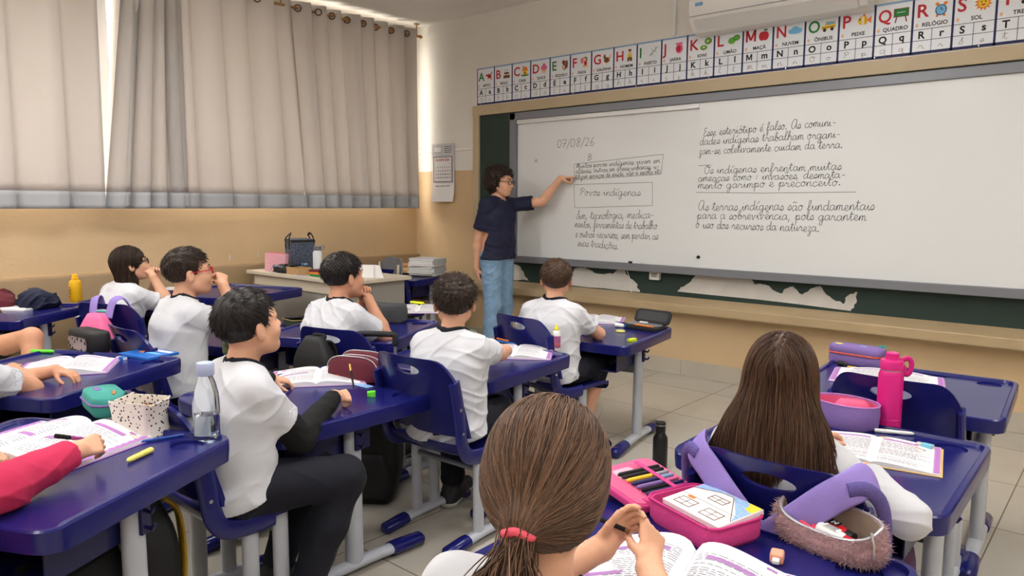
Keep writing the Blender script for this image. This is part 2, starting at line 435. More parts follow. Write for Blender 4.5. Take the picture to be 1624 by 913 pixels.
MB().lathe([(.012, 0), (.012, .012), (.009, .016)], 14, c=atY(1108, 407.5, YB2), R=Matrix.Rotation(PI/2, 3, 'X')).build('knob', M_ink, WB)
G = dict(
 a='14;10,8 6,10 2,8 1,4 3,0 7,1 10,6 10,9 10,3 12,0 14,2', b='12;0,2 4,10 6,18 4,20 2,15 2,4 4,0 8,1 9,6 7,9 5,7 12,7', c='11;9,8 6,10 2,8 1,4 3,0 7,0 11,3',
 d='14;9,8 6,10 2,8 1,4 3,0 7,1 10,7 10,20 10,4 12,0 14,2', e='11;0,2 5,4 8,7 6,10 3,9 2,4 4,0 8,0 11,3', f='10;0,2 5,8 7,17 5,20 3,16 3,0 3,-9 5,-9 6,-2 5,1 10,3',
 g='14;9,8 6,10 2,8 1,4 3,0 7,1 10,7 10,9 10,-6 7,-10 4,-7 8,-2 14,3', h='13;0,2 4,12 5,19 3,20 2,14 2,0 2,5 6,10 9,8 9,3 11,0 13,2', i='8;0,2 3,9 3,3 5,0 8,2|3,14 3.6,14.6',
 l='8;0,2 5,12 6,19 4,20 2,15 2,4 4,0 8,2', m='16;0,2 2,9 2,0 2,6 5,10 7,8 7,0 7,6 10,10 12,8 12,3 14,0 16,2', n='12;0,2 2,9 2,0 2,6 6,10 8,8 8,3 10,0 12,2',
 o='12;7,10 3,9 1,5 3,0 7,0 9,5 7,10 6,8 12,8', p='13;0,2 3,10 3,-10 3,4 5,9 9,9 10,5 8,1 4,1 13,2', r='12;0,2 3,9 4,10 5,8 8,8 8,3 10,0 12,2', s='9;0,2 5,10 8,4 5,0 1,1 9,2',
 t='9;0,2 4,12 4,18 4,4 6,0 9,2|0,13 9,13.5', u='13;0,4 2,9 2,3 5,0 8,4 9,9 9,3 11,0 13,2', k='12;0,2 4,12 5,19 3,20 2,14 2,0 2,5 6,9 8,8 4,5 8,0 12,2', q='13;9,8 6,10 2,8 1,4 3,0 7,1 10,7 10,9 10,-10 13,-4', j='8;0,2 3,9 3,-6 1,-10 0,-7 8,3|3,14 3.6,14.6', v='12;0,8 2,9 4,1 5,0 8,8 9,9 12,8', z='10;1,9 4,10 7,8 3,1 7,0 8,-6 5,-10 3,-7 10,2',
 A='19;14,18 8,20 3,16 1,8 3,1 8,0 13,8 14,18 14,4 16,0 19,2', E='13;11,18 7,20 3,17 5,12 8,11 3,8 2,3 6,0 13,3', O='16;8,20 3,17 1,9 4,1 9,0 13,7 12,16 8,20 6,17 10,15 16,17',
 M='18;0,1 3,10 4,18 4,0 5,10 8,16 9,0 10,10 13,15 14,3 16,0 18,2', P='15;3,0 5,18|1,13 4,19 10,20 13,15 9,10 5,10', S='11;0,2 7,16 9,20 6,19 7,12 9,5 5,0 1,2',
 B='14;2,0 2,20|2,20 8,19 9,14 3,11 9,9 10,3 2,0', Á='12;0,0 5,18 10,0|2,7 8,7')
G.update({'0': '13;6,20 2,16 1,8 3,1 8,0 11,8 10,16 6,20', '7': '13;1,19 11,20 5,0|3,10 10,11', '8': '13;9,18 5,20 2,16 9,8 8,1 4,0 2,5 9,14 9,18', '2': '13;2,16 5,20 9,17 7,9 2,1 5,2 11,0',
          '6': '13;9,20 4,15 2,6 4,0 9,1 9,7 5,9 2,5', '/': '10;1,-4 9,22', ',': '7;3,2 1,-5', '.': '7;2,0 3.2,.4 3.4,1.6 2.2,1.6 2,.2', ':': '9;3,2 4.2,2.4 4.2,3.6 3,3.4|3,8 4.2,8.4 4.2,9.6 3,9.4', '-': '11;2,6 9,6', ' ': '9;'})
ACC = {'í': ('i', "'"), 'ó': ('o', "'"), 'é': ('e', "'"), 'á': ('a', "'"), 'ú': ('u', "'"), 'ã': ('a', '~'), 'õ': ('o', '~'), 'ç': ('c', 'c'), 'ê': ('e', '^')}
MK = {"'": [(4, 13), (9, 18)], '~': [(1, 14), (4, 16), (7, 14), (10, 16)], 'c': [(5, 0), (6, -3), (4, -5)], '^': [(2, 13), (5, 17), (8, 13)]}
def glyphs(txt):
    x = 0; S = []
    for ch in txt:
        b, k = ACC.get(ch, (ch, None)); adv, st = G[b].split(';')
        if ch == 'í': st = st.split('|')[0]
        for s in st.split('|'):
            if s: S.append([(x+float(a.split(',')[0]), float(a.split(',')[1])) for a in s.split()])
        if k: S.append([(x+a, y) for a, y in MK[k]])
        x += float(adv)
    return S, x
def handwrite(mb, txt, p0, p1, xh, Y, r=.0017, sm=5):
    S, adv = glyphs(txt); A = atY(*p0, Y); B = atY(*p1, Y)
    sy = (A.z-atY(p0[0], p0[1]+xh, Y).z)/10; u = (B-A)/adv; rn = random.Random(txt)
    for s in S:
        jx, jy = rn.uniform(-.6, .6), rn.uniform(-.8, .8)
        pts = [A+u*(x+jx+y*.12)+Vector((0, -.0006, (y+jy)*sy)) for x, y in s]
        mb.tube(smooth_path(pts, sm) if len(pts) > 2 else pts, r, 4, up=(0, 1, 0), sec=(.3, 1))
Z3 = lambda x, y: (800+x/3.513, 160+y/3.512)
Z4 = lambda x, y: (1090+x/3.382, 160+y/3.382)
def linebox(mb, P, Y, r=.0014, closed=True):
    W = [atY(*p, Y)+Vector((0, -.0006, 0)) for p in P]; W2 = []
    for i in range(len(W) if closed else len(W)-1):
        a, b = W[i], W[(i+1) % len(W)]
        mb.tube([a, b], r, 4, up=(0, 1, 0), sec=(.3, 1))
def note(lines, par, Y, boxes=(), bars=()):
    mb = MB()
    for txt, a, b, xh in lines: handwrite(mb, txt, a, b, xh, Y)
    for P in boxes: linebox(mb, P, Y)
    for P in bars: linebox(mb, P, Y, closed=False)
    mb.build('handwriting', M_marker, par, smooth=0)
note([('07/08/26', Z3(290, 262), Z3(505, 246), 6.2)], pl, YB1)
note([('Á', Z3(168, 342), Z3(184, 342), 3), ('B', Z3(463, 332), Z3(488, 331), 5)], pl, YB1)
note([('Muitos povos indígenas vivem em', Z3(400, 374), Z3(868, 343), 3.9), ('aldeias, outros em áreas urbanas, u-', Z3(396, 404), Z3(862, 375), 3.8),
      ('tilizam serviços de saúde, vão a escola etc', Z3(393, 435), Z3(871, 403), 3.8)], pl, YB1, boxes=[[Z3(390, 352), Z3(885, 297), Z3(873, 408), Z3(388, 440)]])
note([('Povos indígenas', Z3(418, 526), Z3(757, 527), 6)], pl, YB1, boxes=[[Z3(387, 466), Z3(824, 453), Z3(825, 582), Z3(392, 595)]])
note([('Sim, tecnologia, medica-', Z3(400, 658), Z3(832, 652), 6.6), ('mentos, ferramentas de trabalho', Z3(393, 704), Z3(850, 714), 6.2),
      ('e outros recursos, sem perder as', Z3(395, 758), Z3(857, 772), 6.2), ('suas tradições.', Z3(408, 806), Z3(636, 826), 6.4)], pl, YB1)
note([('Esse esteriótipo é falso. As comuni-', Z4(85, 190), Z4(797, 130), 6.6), ('dades indígenas trabalham organi-', Z4(65, 236), Z4(822, 196), 6.6),
      ('zam-se coletivamente cuidam da terra.', Z4(62, 288), Z4(836, 250), 6.4)], pr, YB2, bars=[[Z4(58, 347), Z4(128, 343)]])
note([('Os indígenas enfrentam muitas', Z4(90, 390), Z4(825, 368), 6.4), ('ameaças como : invasões, desmata-', Z4(57, 432), Z4(848, 411), 6.2),
      ('mento garimpo e preconceito.', Z4(55, 470), Z4(826, 453), 6.4)], pr, YB2, bars=[[Z4(48, 490), Z4(400, 494), Z4(905, 488)]])
note([('As terras indígenas são fundamentais', Z4(58, 586), Z4(1004, 586), 7.4), ('para a sobrevivência, pois garantem', Z4(52, 632), Z4(960, 642), 7.0),
      ('o uso dos recursos da natureza.', Z4(45, 680), Z4(710, 702), 7.0)], pr, YB2)
p = atY(1014, 415, YF-.07)
t = thing('marker_pen', 'white whiteboard marker with a black cap lying on the board rail', 'marker', (p.x, YF-.085, zb+.064))
MB().tube([(-.05, 0, 0), (.03, 0, 0)], .008, 12).build('barrel', M_white, t); MB().tube([(-.085, 0, 0), (-.05, 0, 0)], .0085, 12).build('cap', M_ink, t)

# power outlet and cable below the board
p = atY(1040, 436, YF-.02)
t = thing('power_outlet', 'small white power outlet box on the green strip below the board', 'outlet', (p.x, YF-.03, p.z))
MB().box((0, 0, 0), (.085, .036, .072)).build('box', M_white, t, bevel=.004)
MB().box((0, -.0185, 0), (.05, .004, .03)).build('socket', mat('socket_grey', (170, 170, 168), .4), t, bevel=.002)
p = atY(994, 428, YF-.02); q = atY(1001, 470, YF-.02)
tag(MB().tube(smooth_path([p, p.lerp(q, .5)+Vector((.02, 0, 0)), q], 6), .003, 6).build('cable', M_white), 'thin white cable hanging from the board down to the chalk ledge', 'cable')

# ------------------------------------------------------------------ alphabet banner
E_ = 'ellipse'; P_ = 'poly'
IM = [M_wink, M_ink, M_red, M_green, M_yellow, M_brown, M_orange, M_sky, M_pink, M_lime, M_skin_ink, M_navy_ink, M_grey, M_pencil]
W_, K_, R_, GR, Y_, BR, OR, SK, PK, LI, BE, NV, GY, PC = range(14)
CARDS = [
 ('A', 'APITO', 'g', [(E_, .1, .0, .55, .42, R_), (P_, [(-.9, .35), (.2, .5), (.2, .1), (-.9, .1)], R_), (E_, .1, 0, .22, .18, BR), (P_, [(.4, .5), (.9, .9), (.7, .3)], GR), (E_, .55, -.5, .15, .3, OR)]),
 ('B', 'BOLO', 'r', [(P_, [(-.8, -.8), (.8, -.8), (.8, -.1), (-.8, -.1)], BR), (P_, [(-.6, -.1), (.6, -.1), (.6, .45), (-.6, .45)], BR), (P_, [(-.8, -.25), (.8, -.25), (.8, -.1), (-.8, -.1)], W_), (P_, [(-.6, .3), (.6, .3), (.6, .45), (-.6, .45)], W_), (P_, [(-.3, .45), (-.2, .45), (-.2, .8), (-.3, .8)], R_), (P_, [(.2, .45), (.3, .45), (.3, .8), (.2, .8)], R_)]),
 ('C', 'CASA', 'r', [(E_, 0, -.75, .95, .2, GR), (P_, [(-.5, -.7), (.55, -.7), (.55, .1), (-.5, .1)], Y_), (P_, [(-.75, .05), (-.3, .75), (.45, .75), (.8, .05)], OR), (P_, [(-.1, -.7), (.2, -.7), (.2, -.2), (-.1, -.2)], BR), (P_, [(-.5, .6), (-.3, .6), (-.3, .95), (-.5, .95)], R_)]),
 ('D', 'DOCE', 'r', [(P_, [(-.4, -.85), (.4, -.85), (.6, -.1), (-.6, -.1)], BE), (E_, 0, .1, .75, .42, PK), (E_, 0, .42, .45, .33, PK), (E_, 0, .75, .15, .15, R_)]),
 ('E', 'ESQUILO', 'g', [(E_, .1, -.3, .45, .55, BR), (E_, -.05, .5, .4, .38, BR), (E_, .6, .1, .28, .75, BR), (E_, 0, -.35, .22, .38, BE), (E_, -.2, .55, .06, .08, K_), (P_, [(-.3, .75), (-.15, 1), (0, .75)], BR)]),
 ('F', 'FADA', 'r', [(E_, .1, .45, .42, .45, BR), (E_, .0, .4, .3, .34, BE), (P_, [(-.25, .1), (.35, .1), (.6, -.9), (-.4, -.9)], BE), (E_, -.6, .3, .3, .5, PK), (E_, .15, -.2, .3, .4, R_)]),
 ('G', 'GALINHA', 'r', [(E_, 0, -.2, .6, .45, BR), (P_, [(.3, .0), (.9, .9), (.5, -.3)], OR), (E_, -.45, .35, .25, .28, BR), (P_, [(-.65, .35), (-.95, .25), (-.65, .2)], Y_), (E_, -.45, .65, .15, .14, R_), (P_, [(-.1, -.6), (0, -.6), (0, -.95), (-.1, -.95)], OR)]),
 ('H', 'HOMEM', 'r', [(E_, 0, .65, .3, .3, BE), (P_, [(-.35, .3), (.35, .3), (.4, -.3), (-.4, -.3)], Y_), (P_, [(-.4, -.3), (.4, -.3), (.5, -.95), (.1, -.95), (0, -.5), (-.1, -.95), (-.5, -.95)], BR), (E_, 0, .85, .32, .18, BR)]),
 ('I', 'INSETO', 'g', [(P_, [(-.8, -.5), (-.75, -.6), (.75, .75), (.7, .8)], K_), (P_, [(-.2, .1), (-.6, .7), (-.1, .15)], GY), (P_, [(.1, .2), (.7, -.2), (.1, .1)], GY), (P_, [(.3, .4), (.1, 1), (.4, .45)], GY), (P_, [(-.4, -.2), (-.1, -.8), (-.3, -.15)], GY)]),
 ('J', 'JARRA', 'r', [(E_, 0, -.1, .65, .75, PK), (P_, [(-.55, .5), (.45, .5), (.6, .85), (-.7, .85)], PK), (E_, -.1, -.1, .4, .5, R_)]),
 ('K', 'KIWI', 'r', [(E_, .35, .4, .6, .5, BR), (E_, .3, .42, .5, .42, LI), (E_, .3, .42, .15, .13, W_), (E_, -.35, -.5, .6, .38, BR), (E_, -.35, -.46, .54, .32, LI), (E_, -.35, -.46, .15, .1, W_)]),
 ('L', 'LIMÃO', 'r', [(E_, -.35, -.1, .6, .5, LI), (E_, .4, .25, .55, .42, GR), (E_, .42, .25, .42, .3, LI), (P_, [(-.9, -.1), (-1, -.2), (-.85, -.3)], GR)]),
 ('M', 'MAÇÃ', 'r', [(E_, -.25, -.1, .5, .65, R_), (E_, .25, -.1, .5, .65, R_), (P_, [(-.05, .4), (.05, .4), (.12, .85), (.02, .85)], BR), (E_, .3, .75, .25, .12, GR)]),
 ('N', 'NUVEM', 'r', [(E_, -.5, -.05, .5, .35, SK), (E_, 0, .15, .55, .45, SK), (E_, .5, -.02, .5, .36, SK), (E_, .1, -.2, .8, .28, SK)]),
 ('O', 'ÔNIBUS', 'g', [(P_, [(-.9, -.5), (.9, -.4), (.95, .5), (-.35, .6), (-.5, .1), (-.9, .0)], Y_), (P_, [(-.3, .1), (.8, .15), (.82, .42), (-.25, .5)], SK), (E_, -.5, -.55, .22, .24, K_), (E_, .5, -.5, .22, .24, K_), (P_, [(-.9, -.3), (.92, -.2), (.92, -.1), (-.9, -.2)], K_)]),
 ('P', 'PEIXE', 'r', [(E_, -.1, 0, .65, .6, Y_), (P_, [(.4, .0), (.95, .5), (.95, -.5)], OR), (P_, [(-.2, .55), (.0, .57), (.0, -.57), (-.2, -.55)], W_), (P_, [(.2, .5), (.32, .45), (.32, -.45), (.2, -.5)], OR), (E_, -.5, .15, .1, .12, K_), (P_, [(-.3, .5), (.2, .5), (.1, .9)], OR)]),
 ('Q', 'QUADRO', 'r', [(P_, [(-.9, -.25), (.9, -.25), (.9, .85), (-.9, .85)], BR), (P_, [(-.8, -.15), (.8, -.15), (.8, .75), (-.8, .75)], GR), (P_, [(-.6, -.25), (-.45, -.25), (-.6, -.95), (-.75, -.95)], BR), (P_, [(.45, -.25), (.6, -.25), (.75, -.95), (.6, -.95)], BR), (P_, [(-.5, .3), (.5, .3), (.5, .36), (-.5, .36)], W_)]),
 ('R', 'RELÓGIO', 'r', [(E_, 0, -.1, .65, .68, NV), (E_, 0, -.1, .55, .58, SK), (P_, [(-.04, -.1), (.04, -.1), (.04, .3), (-.04, .3)], K_), (P_, [(0, -.13), (.3, -.13), (.3, -.06), (0, -.06)], K_), (E_, -.45, .65, .22, .2, OR), (E_, .45, .65, .22, .2, OR), (E_, -.4, -.8, .15, .15, OR), (E_, .4, -.8, .15, .15, OR)]),
 ('S', 'SOL', 'r', [('star', 0, 0, .98, .66, OR), (E_, 0, 0, .58, .58, Y_), (E_, -.2, .12, .07, .1, K_), (E_, .2, .12, .07, .1, K_), (P_, [(-.25, -.15), (.25, -.15), (.12, -.32), (-.12, -.32)], R_)]),
 ('T', 'TREM', 'r', [(P_, [(-.9, -.4), (.9, -.4), (.9, .0), (-.9, .0)], R_), (P_, [(.2, 0), (.9, 0), (.9, .7), (.2, .7)], NV), (P_, [(-.7, 0), (-.5, 0), (-.5, .55), (-.7, .55)], K_), (E_, -.5, -.6, .22, .22, K_), (E_, .1, -.6, .22, .22, K_), (E_, .6, -.6, .22, .22, K_)]),
]
BAN = thing('alphabet_banner', 'long blue edged alphabet banner of letter cards pinned above the board', 'banner', (0, YF, 0))
CW = .2112; bz0, bz1 = 2.19, 2.517; x = -4.742
M_lam = mat('laminated_card', (233, 238, 245), .3)
def flat(mb, shp, cx, cz, s, y):
    if shp[0] == P_: pts = [(cx+a*s, cz+b*s) for a, b in shp[1]]; c = shp[2]
    else:
        _, ex, ez, rx, rz, c = shp; n = 20
        if shp[0] == 'star': pts = [(cx+s*(rx if k % 2 else rz)*math.cos(2*PI*k/24), cz+s*(rx if k % 2 else rz)*math.sin(2*PI*k/24)) for k in range(24)]
        else: pts = [(cx+s*(ex+rx*math.cos(2*PI*k/n)), cz+s*(ez+rz*math.sin(2*PI*k/n))) for k in range(n)]
    a = sum(pts[i][0]*pts[(i+1) % len(pts)][1]-pts[(i+1) % len(pts)][0]*pts[i][1] for i in range(len(pts)))
    if a < 0: pts = pts[::-1]
    mb.add([(px, y, pz) for px, pz in pts], [tuple(range(len(pts)))], c)
TW = lambda cx, y, cz: Matrix(((1, 0, 0, cx), (0, 0, -1, y), (0, 1, 0, cz), (0, 0, 0, 1)))
CURS = {'A': 'A', 'B': 'B', 'E': 'E', 'M': 'M', 'O': 'O', 'P': 'P', 'S': 'S'}
def big_m(mb, x, y, z, w, hgt, m):          # block capital M from four strokes
    e = w*.2
    for P in ([(0, 0), (e, 0), (e, hgt), (0, hgt)], [(w-e, 0), (w, 0), (w, hgt), (w-e, hgt)], [(0, hgt), (w/2-e*.5, hgt*.12), (w/2+e*.5, hgt*.12), (e*1.1, hgt)], [(w-e*1.1, hgt), (w/2-e*.5, hgt*.12), (w/2+e*.5, hgt*.12), (w, hgt)]):
        mb.add([(x+a, y, z+b) for a, b in P], [(0, 1, 2, 3)], m)
for L, word, kol, pic in CARDS:
    cx = x+CW/2; y = -.004
    card = MB().box((cx, -.002, (bz0+bz1)/2), (CW, .004, bz1-bz0)).build('letter_card', M_lam, BAN)
    b = MB(); yy = y-.0004
    b.box((cx, yy, bz1-.006), (CW, .0008, .012), 1); b.box((cx, yy, bz0+.008), (CW, .0008, .016), 0)
    b.box((x+.004, yy, (bz0+bz1)/2), (.008, .0008, bz1-bz0), 0); b.box((x+CW-.002, yy, (bz0+bz1)/2), (.004, .0008, bz1-bz0), 0)
    z1, z2 = bz0+.142, bz0+.078
    for zz in (z1, z2): b.box((cx, yy, zz), (CW, .0008, .003), 0)
    b.box((cx+.002, yy, (z1+bz0)/2), (.003, .0008, z1-bz0), 0)
    b.build('border', [M_navy_ink, M_pale], card, smooth=0)
    tx = MB(); yt = y-.0008; kc = 2 if kol == 'g' else 1
    if L == 'M': big_m(tx, x+.022, yt-.0003, bz0+.213, .072, .076, kc); big_m(tx, x+.030, yt-.0003, z2+.012, .042, .042, 0)
    else: tx.text(L, TW(x+.020, yt, bz0+.213) @ Matrix.Diagonal((.78 if L == 'M' else .9 if L in 'NOQ' else 1, 1, 1, 1)), .105, kc, .0006 if L == 'M' else .0018)
    tx.text(word, TW(cx+.014, yt, bz0+.157), .032, 0, .0006, align='CENTER')
    if L != 'M': tx.text(L, TW(x+.052, yt, z2+.012), .058, 0, .0018, align='CENTER')
    tx.text(L.lower(), TW(x+CW*.75, yt, z2+.014), .058, 0, .0018, align='CENTER')
    for ch, q in ((L, x+.038), (L.lower(), x+CW*.68)):
        g2 = ch if ch in G else ch.lower() if ch.lower() in G else None
        if g2:
            S, adv = glyphs(g2); big = 1.25 if (ch.isupper() and g2.islower()) else 1
            for s in S: tx.tube([Vector((q+a*.0024*big, yt, bz0+.03+c*.0017*big)) for a, c in smooth_path([(a, c, 0) for a, c in s], 4) and [(v.x, v.y) for v in smooth_path([(a, c, 0) for a, c in s], 4)]], .0011, 4, 3, up=(0, 1, 0), sec=(.3, 1))
    tx.build('lettering', [M_ink, M_red, M_green, M_pencil], card, smooth=0)
    pc = MB()
    for k, s in enumerate(pic): flat(pc, s, x+.148, bz0+.245, .046, y-.0006-.0002*k)
    flat(pc, (E_, 0, 0, .7, 1, BE), x+.026, bz0+.167, .011, y-.0006)
    pc.build('picture', IM, card, smooth=0)
    x += CW
xe = x
for q in (-4.70, -4.2, -3.65, -3.05, -2.45, -1.9, -1.35, -.8):
    for zz in (bz1-.006, bz0+.008):
        MB().ball((q, -.008, zz), (.006, .004, .006), 8).build('pin', M_chrome, BAN)

# ------------------------------------------------------------------ air conditioner, sensor, conduit, calendar
t = thing('air_conditioner', 'white split air conditioner high on the front wall above the banner', 'air conditioner', (-1.95, YF, 2.63))
M_ac = mat('ac_plastic', (238, 238, 236), .35)
prof = [(0, .15), (-.17, .15), (-.205, .11), (-.215, .02), (-.20, -.07), (-.13, -.14), (-.06, -.15), (0, -.15)]
MB().prism(prof, -.575, .58, T=Matrix(((0, 0, 1, 0), (1, 0, 0, 0), (0, 1, 0, 0), (0, 0, 0, 1)))).build('body', M_ac, t, bevel=.012, seg=3)
MB().prism([(-.200, -.066), (-.2015, -.073), (-.1315, -.143), (-.129, -.137)], -.53, .53, T=Matrix(((0, 0, 1, 0), (1, 0, 0, -.004), (0, 1, 0, -.002), (0, 0, 0, 1)))).build('louver', mat('ac_louver', (222, 222, 220), .4), t)
MB().box((0, -.2115, -.045), (1.12, .006, .003)).build('seam', M_grey, t)
MB().box((-.49, -.2165, .03), (.055, .003, .022)).build('sticker', mat('ac_sticker', (120, 170, 215), .4), t)
MB().text('KOMECO', TW(-.2, -.2175, .04), .03, bold=.0006).build('brand_lettering', M_grey, t, smooth=0)
p = atY(1332, 8, YF-.03)
t = thing('wall_sensor', 'small white box with a round grey button beside the air conditioner', 'sensor', (p.x, YF, p.z))
MB().box((0, -.018, .0), (.075, .036, .085)).build('box', M_white, t, bevel=.006)
MB().lathe([(.018, 0), (.018, .004), (.014, .008)], 16, c=(0, -.036, .008), R=Matrix.Rotation(PI/2, 3, 'X')).build('button', M_bar, t)
tag(MB().box((-2.735, YF-.009, (2.53+ZC)/2), (.022, .018, ZC-2.53)).build('cable_conduit', M_white, bevel=.002), 'thin vertical white cable conduit from ceiling to banner beside the air conditioner', 'conduit')
a, b = atY(668, 240, YF), atY(750, 234, YF)
tag(MB().box(((a.x+b.x)/2-.06, YF-.006, 1.80), (b.x-a.x+.14, .012, .02)).build('cable_conduit', M_white, bevel=.002), 'thin horizontal white cable conduit running behind the wall calendar', 'conduit')
cx, cz0, cz1 = -5.185, 1.31, 1.865
t = thing('wall_calendar', 'paper wall calendar hanging by the corner with its lower edge curling', 'calendar', (cx, YF-.014, 0))
sh = MB(); ring = []
for k in range(13):
    z = cz1-(cz1-cz0)*k/12; c = max(0, (k-8)/4)
    ring.append([Vector((-.15+.02*c, -.002-.05*c*c, z)), Vector((.15+.01*c, -.002-.035*c*c, z)), Vector((.15+.01*c, -.0005-.035*c*c, z)), Vector((-.15+.02*c, -.0005-.05*c*c, z))])
sh.loft(ring); sh.build('sheet', M_paper, t)
MB().box((0, -.005, 1.80), (.30, .006, .13)).build('header', mat('calendar_header', (206, 206, 210), .6), t)
mb = MB().box((0, -.006, 1.62), (.27, .007, .25)); mb.build('month_pad', M_grey, t)
MB().box((0, -.0105, 1.62), (.235, .003, .225)).build('page', M_paper, t)
pr_ = MB()
pr_.text('AGOSTO 2026', TW(-.095, -.0125, 1.70), .03, 1, .0004)
for rr in range(5):
    for cc in range(7):
        n = rr*7+cc-5
        if 1 <= n <= 31: pr_.text(str(n), TW(-.1+cc*.031, -.0125, 1.665-rr*.033), .021, 1 if cc == 0 else 0, .0004)
pr_.box((-.07, -.0085, 1.81), (.11, .001, .06), 2); pr_.box((-.07, -.0091, 1.81), (.1, .001, .05), 3)
for k in range(4): pr_.box((.075, -.0085, 1.835-k*.018), (.1, .001, .005), 0)
for k in range(3): pr_.box((-.08+.07*k, -.0045, 1.46), (.06, .001, .006), 0)
for k in range(4): pr_.box((-.09+.06*k, -.0045, 1.43), (.012, .001, .006), 0)
pr_.build('printing', [M_ink, M_red, M_grey, M_paper], t, smooth=0)
# ------------------------------------------------------------------ desks and chairs
DW, DD = .70, .66
def ring_rr(w, h, r, z): return [Vector((x, y, z)) for x, y in rrect(w, h, max(r, .004), 6)]
def make_desk(H):
    t = thing('school_desk', 'desk', 'desk'); rings = []
    def rim(d, dz, r):
        out = ring_rr(DW-2*d, DD-2*d, r-d, H)
        for p in out: p.z = H-.010+(.010+dz if dz > -.005 else dz+.010)*min(1, max(0, (p.y+DD/2-.02)/.06))
        return out
    rings.append(ring_rr(DW-.02, DD-.02, .05, H-.062)); rings.append(ring_rr(DW-.004, DD-.004, .055, H-.058))
    rings.append(ring_rr(DW, DD, .055, H-.03)); rings.append([p-Vector((0, 0, .004)) for p in rim(0, -.002, .055)])
    rings.append(rim(.004, 0, .055)); rings.append(rim(.016, 0, .055)); rings.append(rim(.021, -.010, .055)); rings.append(ring_rr(DW-.05, DD-.05, .03, H-.0105))
    top = MB().loft(rings).build('tabletop', M_blue, t, smooth=180)
    c1 = MB().prism([(DW/2-.095+.043*math.cos(a), DD/2-.085+.043*math.sin(a)) for a in [2*PI*k/28 for k in range(28)]], H-.017, H+.03).build('c', M_blue)
    c2 = MB().prism(rrect(.34, .034, .016, 4, -.06, DD/2-.05), H-.018, H+.03).build('c', M_blue)
    cut(top, [c1, c2])
    W2, D2 = .25, .15; tr = MB()
    z0, z1 = H-.165, H-.062
    tr.box((0, -.08, z0), (.5, .34, .006)); tr.box((-W2, -.08, (z0+z1)/2), (.006, .34, z1-z0)); tr.box((W2, -.08, (z0+z1)/2), (.006, .34, z1-z0)); tr.box((0, .09, (z0+z1)/2), (.5, .006, z1-z0))
    trm = tr.build('book_tray', M_navy, t, bevel=.002)
    hol = MB()  # pale bars on the solid tray back, painted as light showing through holes
    for i in range(9):
        for j in range(3): hol.box((-.2+i*.05, .0865, z0+.025+j*.026), (.018, .0015, .008))
    hol.build('painted_slot_light', M_leg, trm, smooth=0)
    for s in (-1, 1):
        x = s*(DW/2-.08)
        lg = MB().tube([(x, .0, .045), (x, .0, H-.06)], [1.04, .96], 20, sec=(.024, .034), up=(1, 0, 0)).build('leg', M_leg, t, smooth=60)
        hk = MB().box((x+s*.028, .004, H-.105), (.010, .026, .085))
        for zz in (H-.09, H-.13):
            hk.tube([(x+s*.03, .004, zz), (x+s*.05, .004, zz-.004), (x+s*.058, .004, zz+.010)], .005, 8)
        hk.build('bag_hook', M_navy, lg, bevel=.002)
        ft = MB().tube(smooth_path([(x, -.27, .024), (x, -.1, .036), (x, .1, .036), (x, .27, .024)], 4), 1, 16, sec=(.02, .026), up=(0, 0, 1)).build('foot_bar', M_leg, t, smooth=60)
        for e in (-1, 1):
            MB().tube([(x, e*.16, .032), (x, e*.2, .031), (x, e*.30, .024), (x, e*.312, .021)], [1, 1.04, 1.04, .7], 16, sec=(.025, .031), up=(0, 0, 1)).build('foot_cap', M_blue, ft, smooth=60)
    MB().box((0, .02, H-.2), (DW-.16, .02, .04)).build('crossbar', M_bar, t, bevel=.003)
    return t
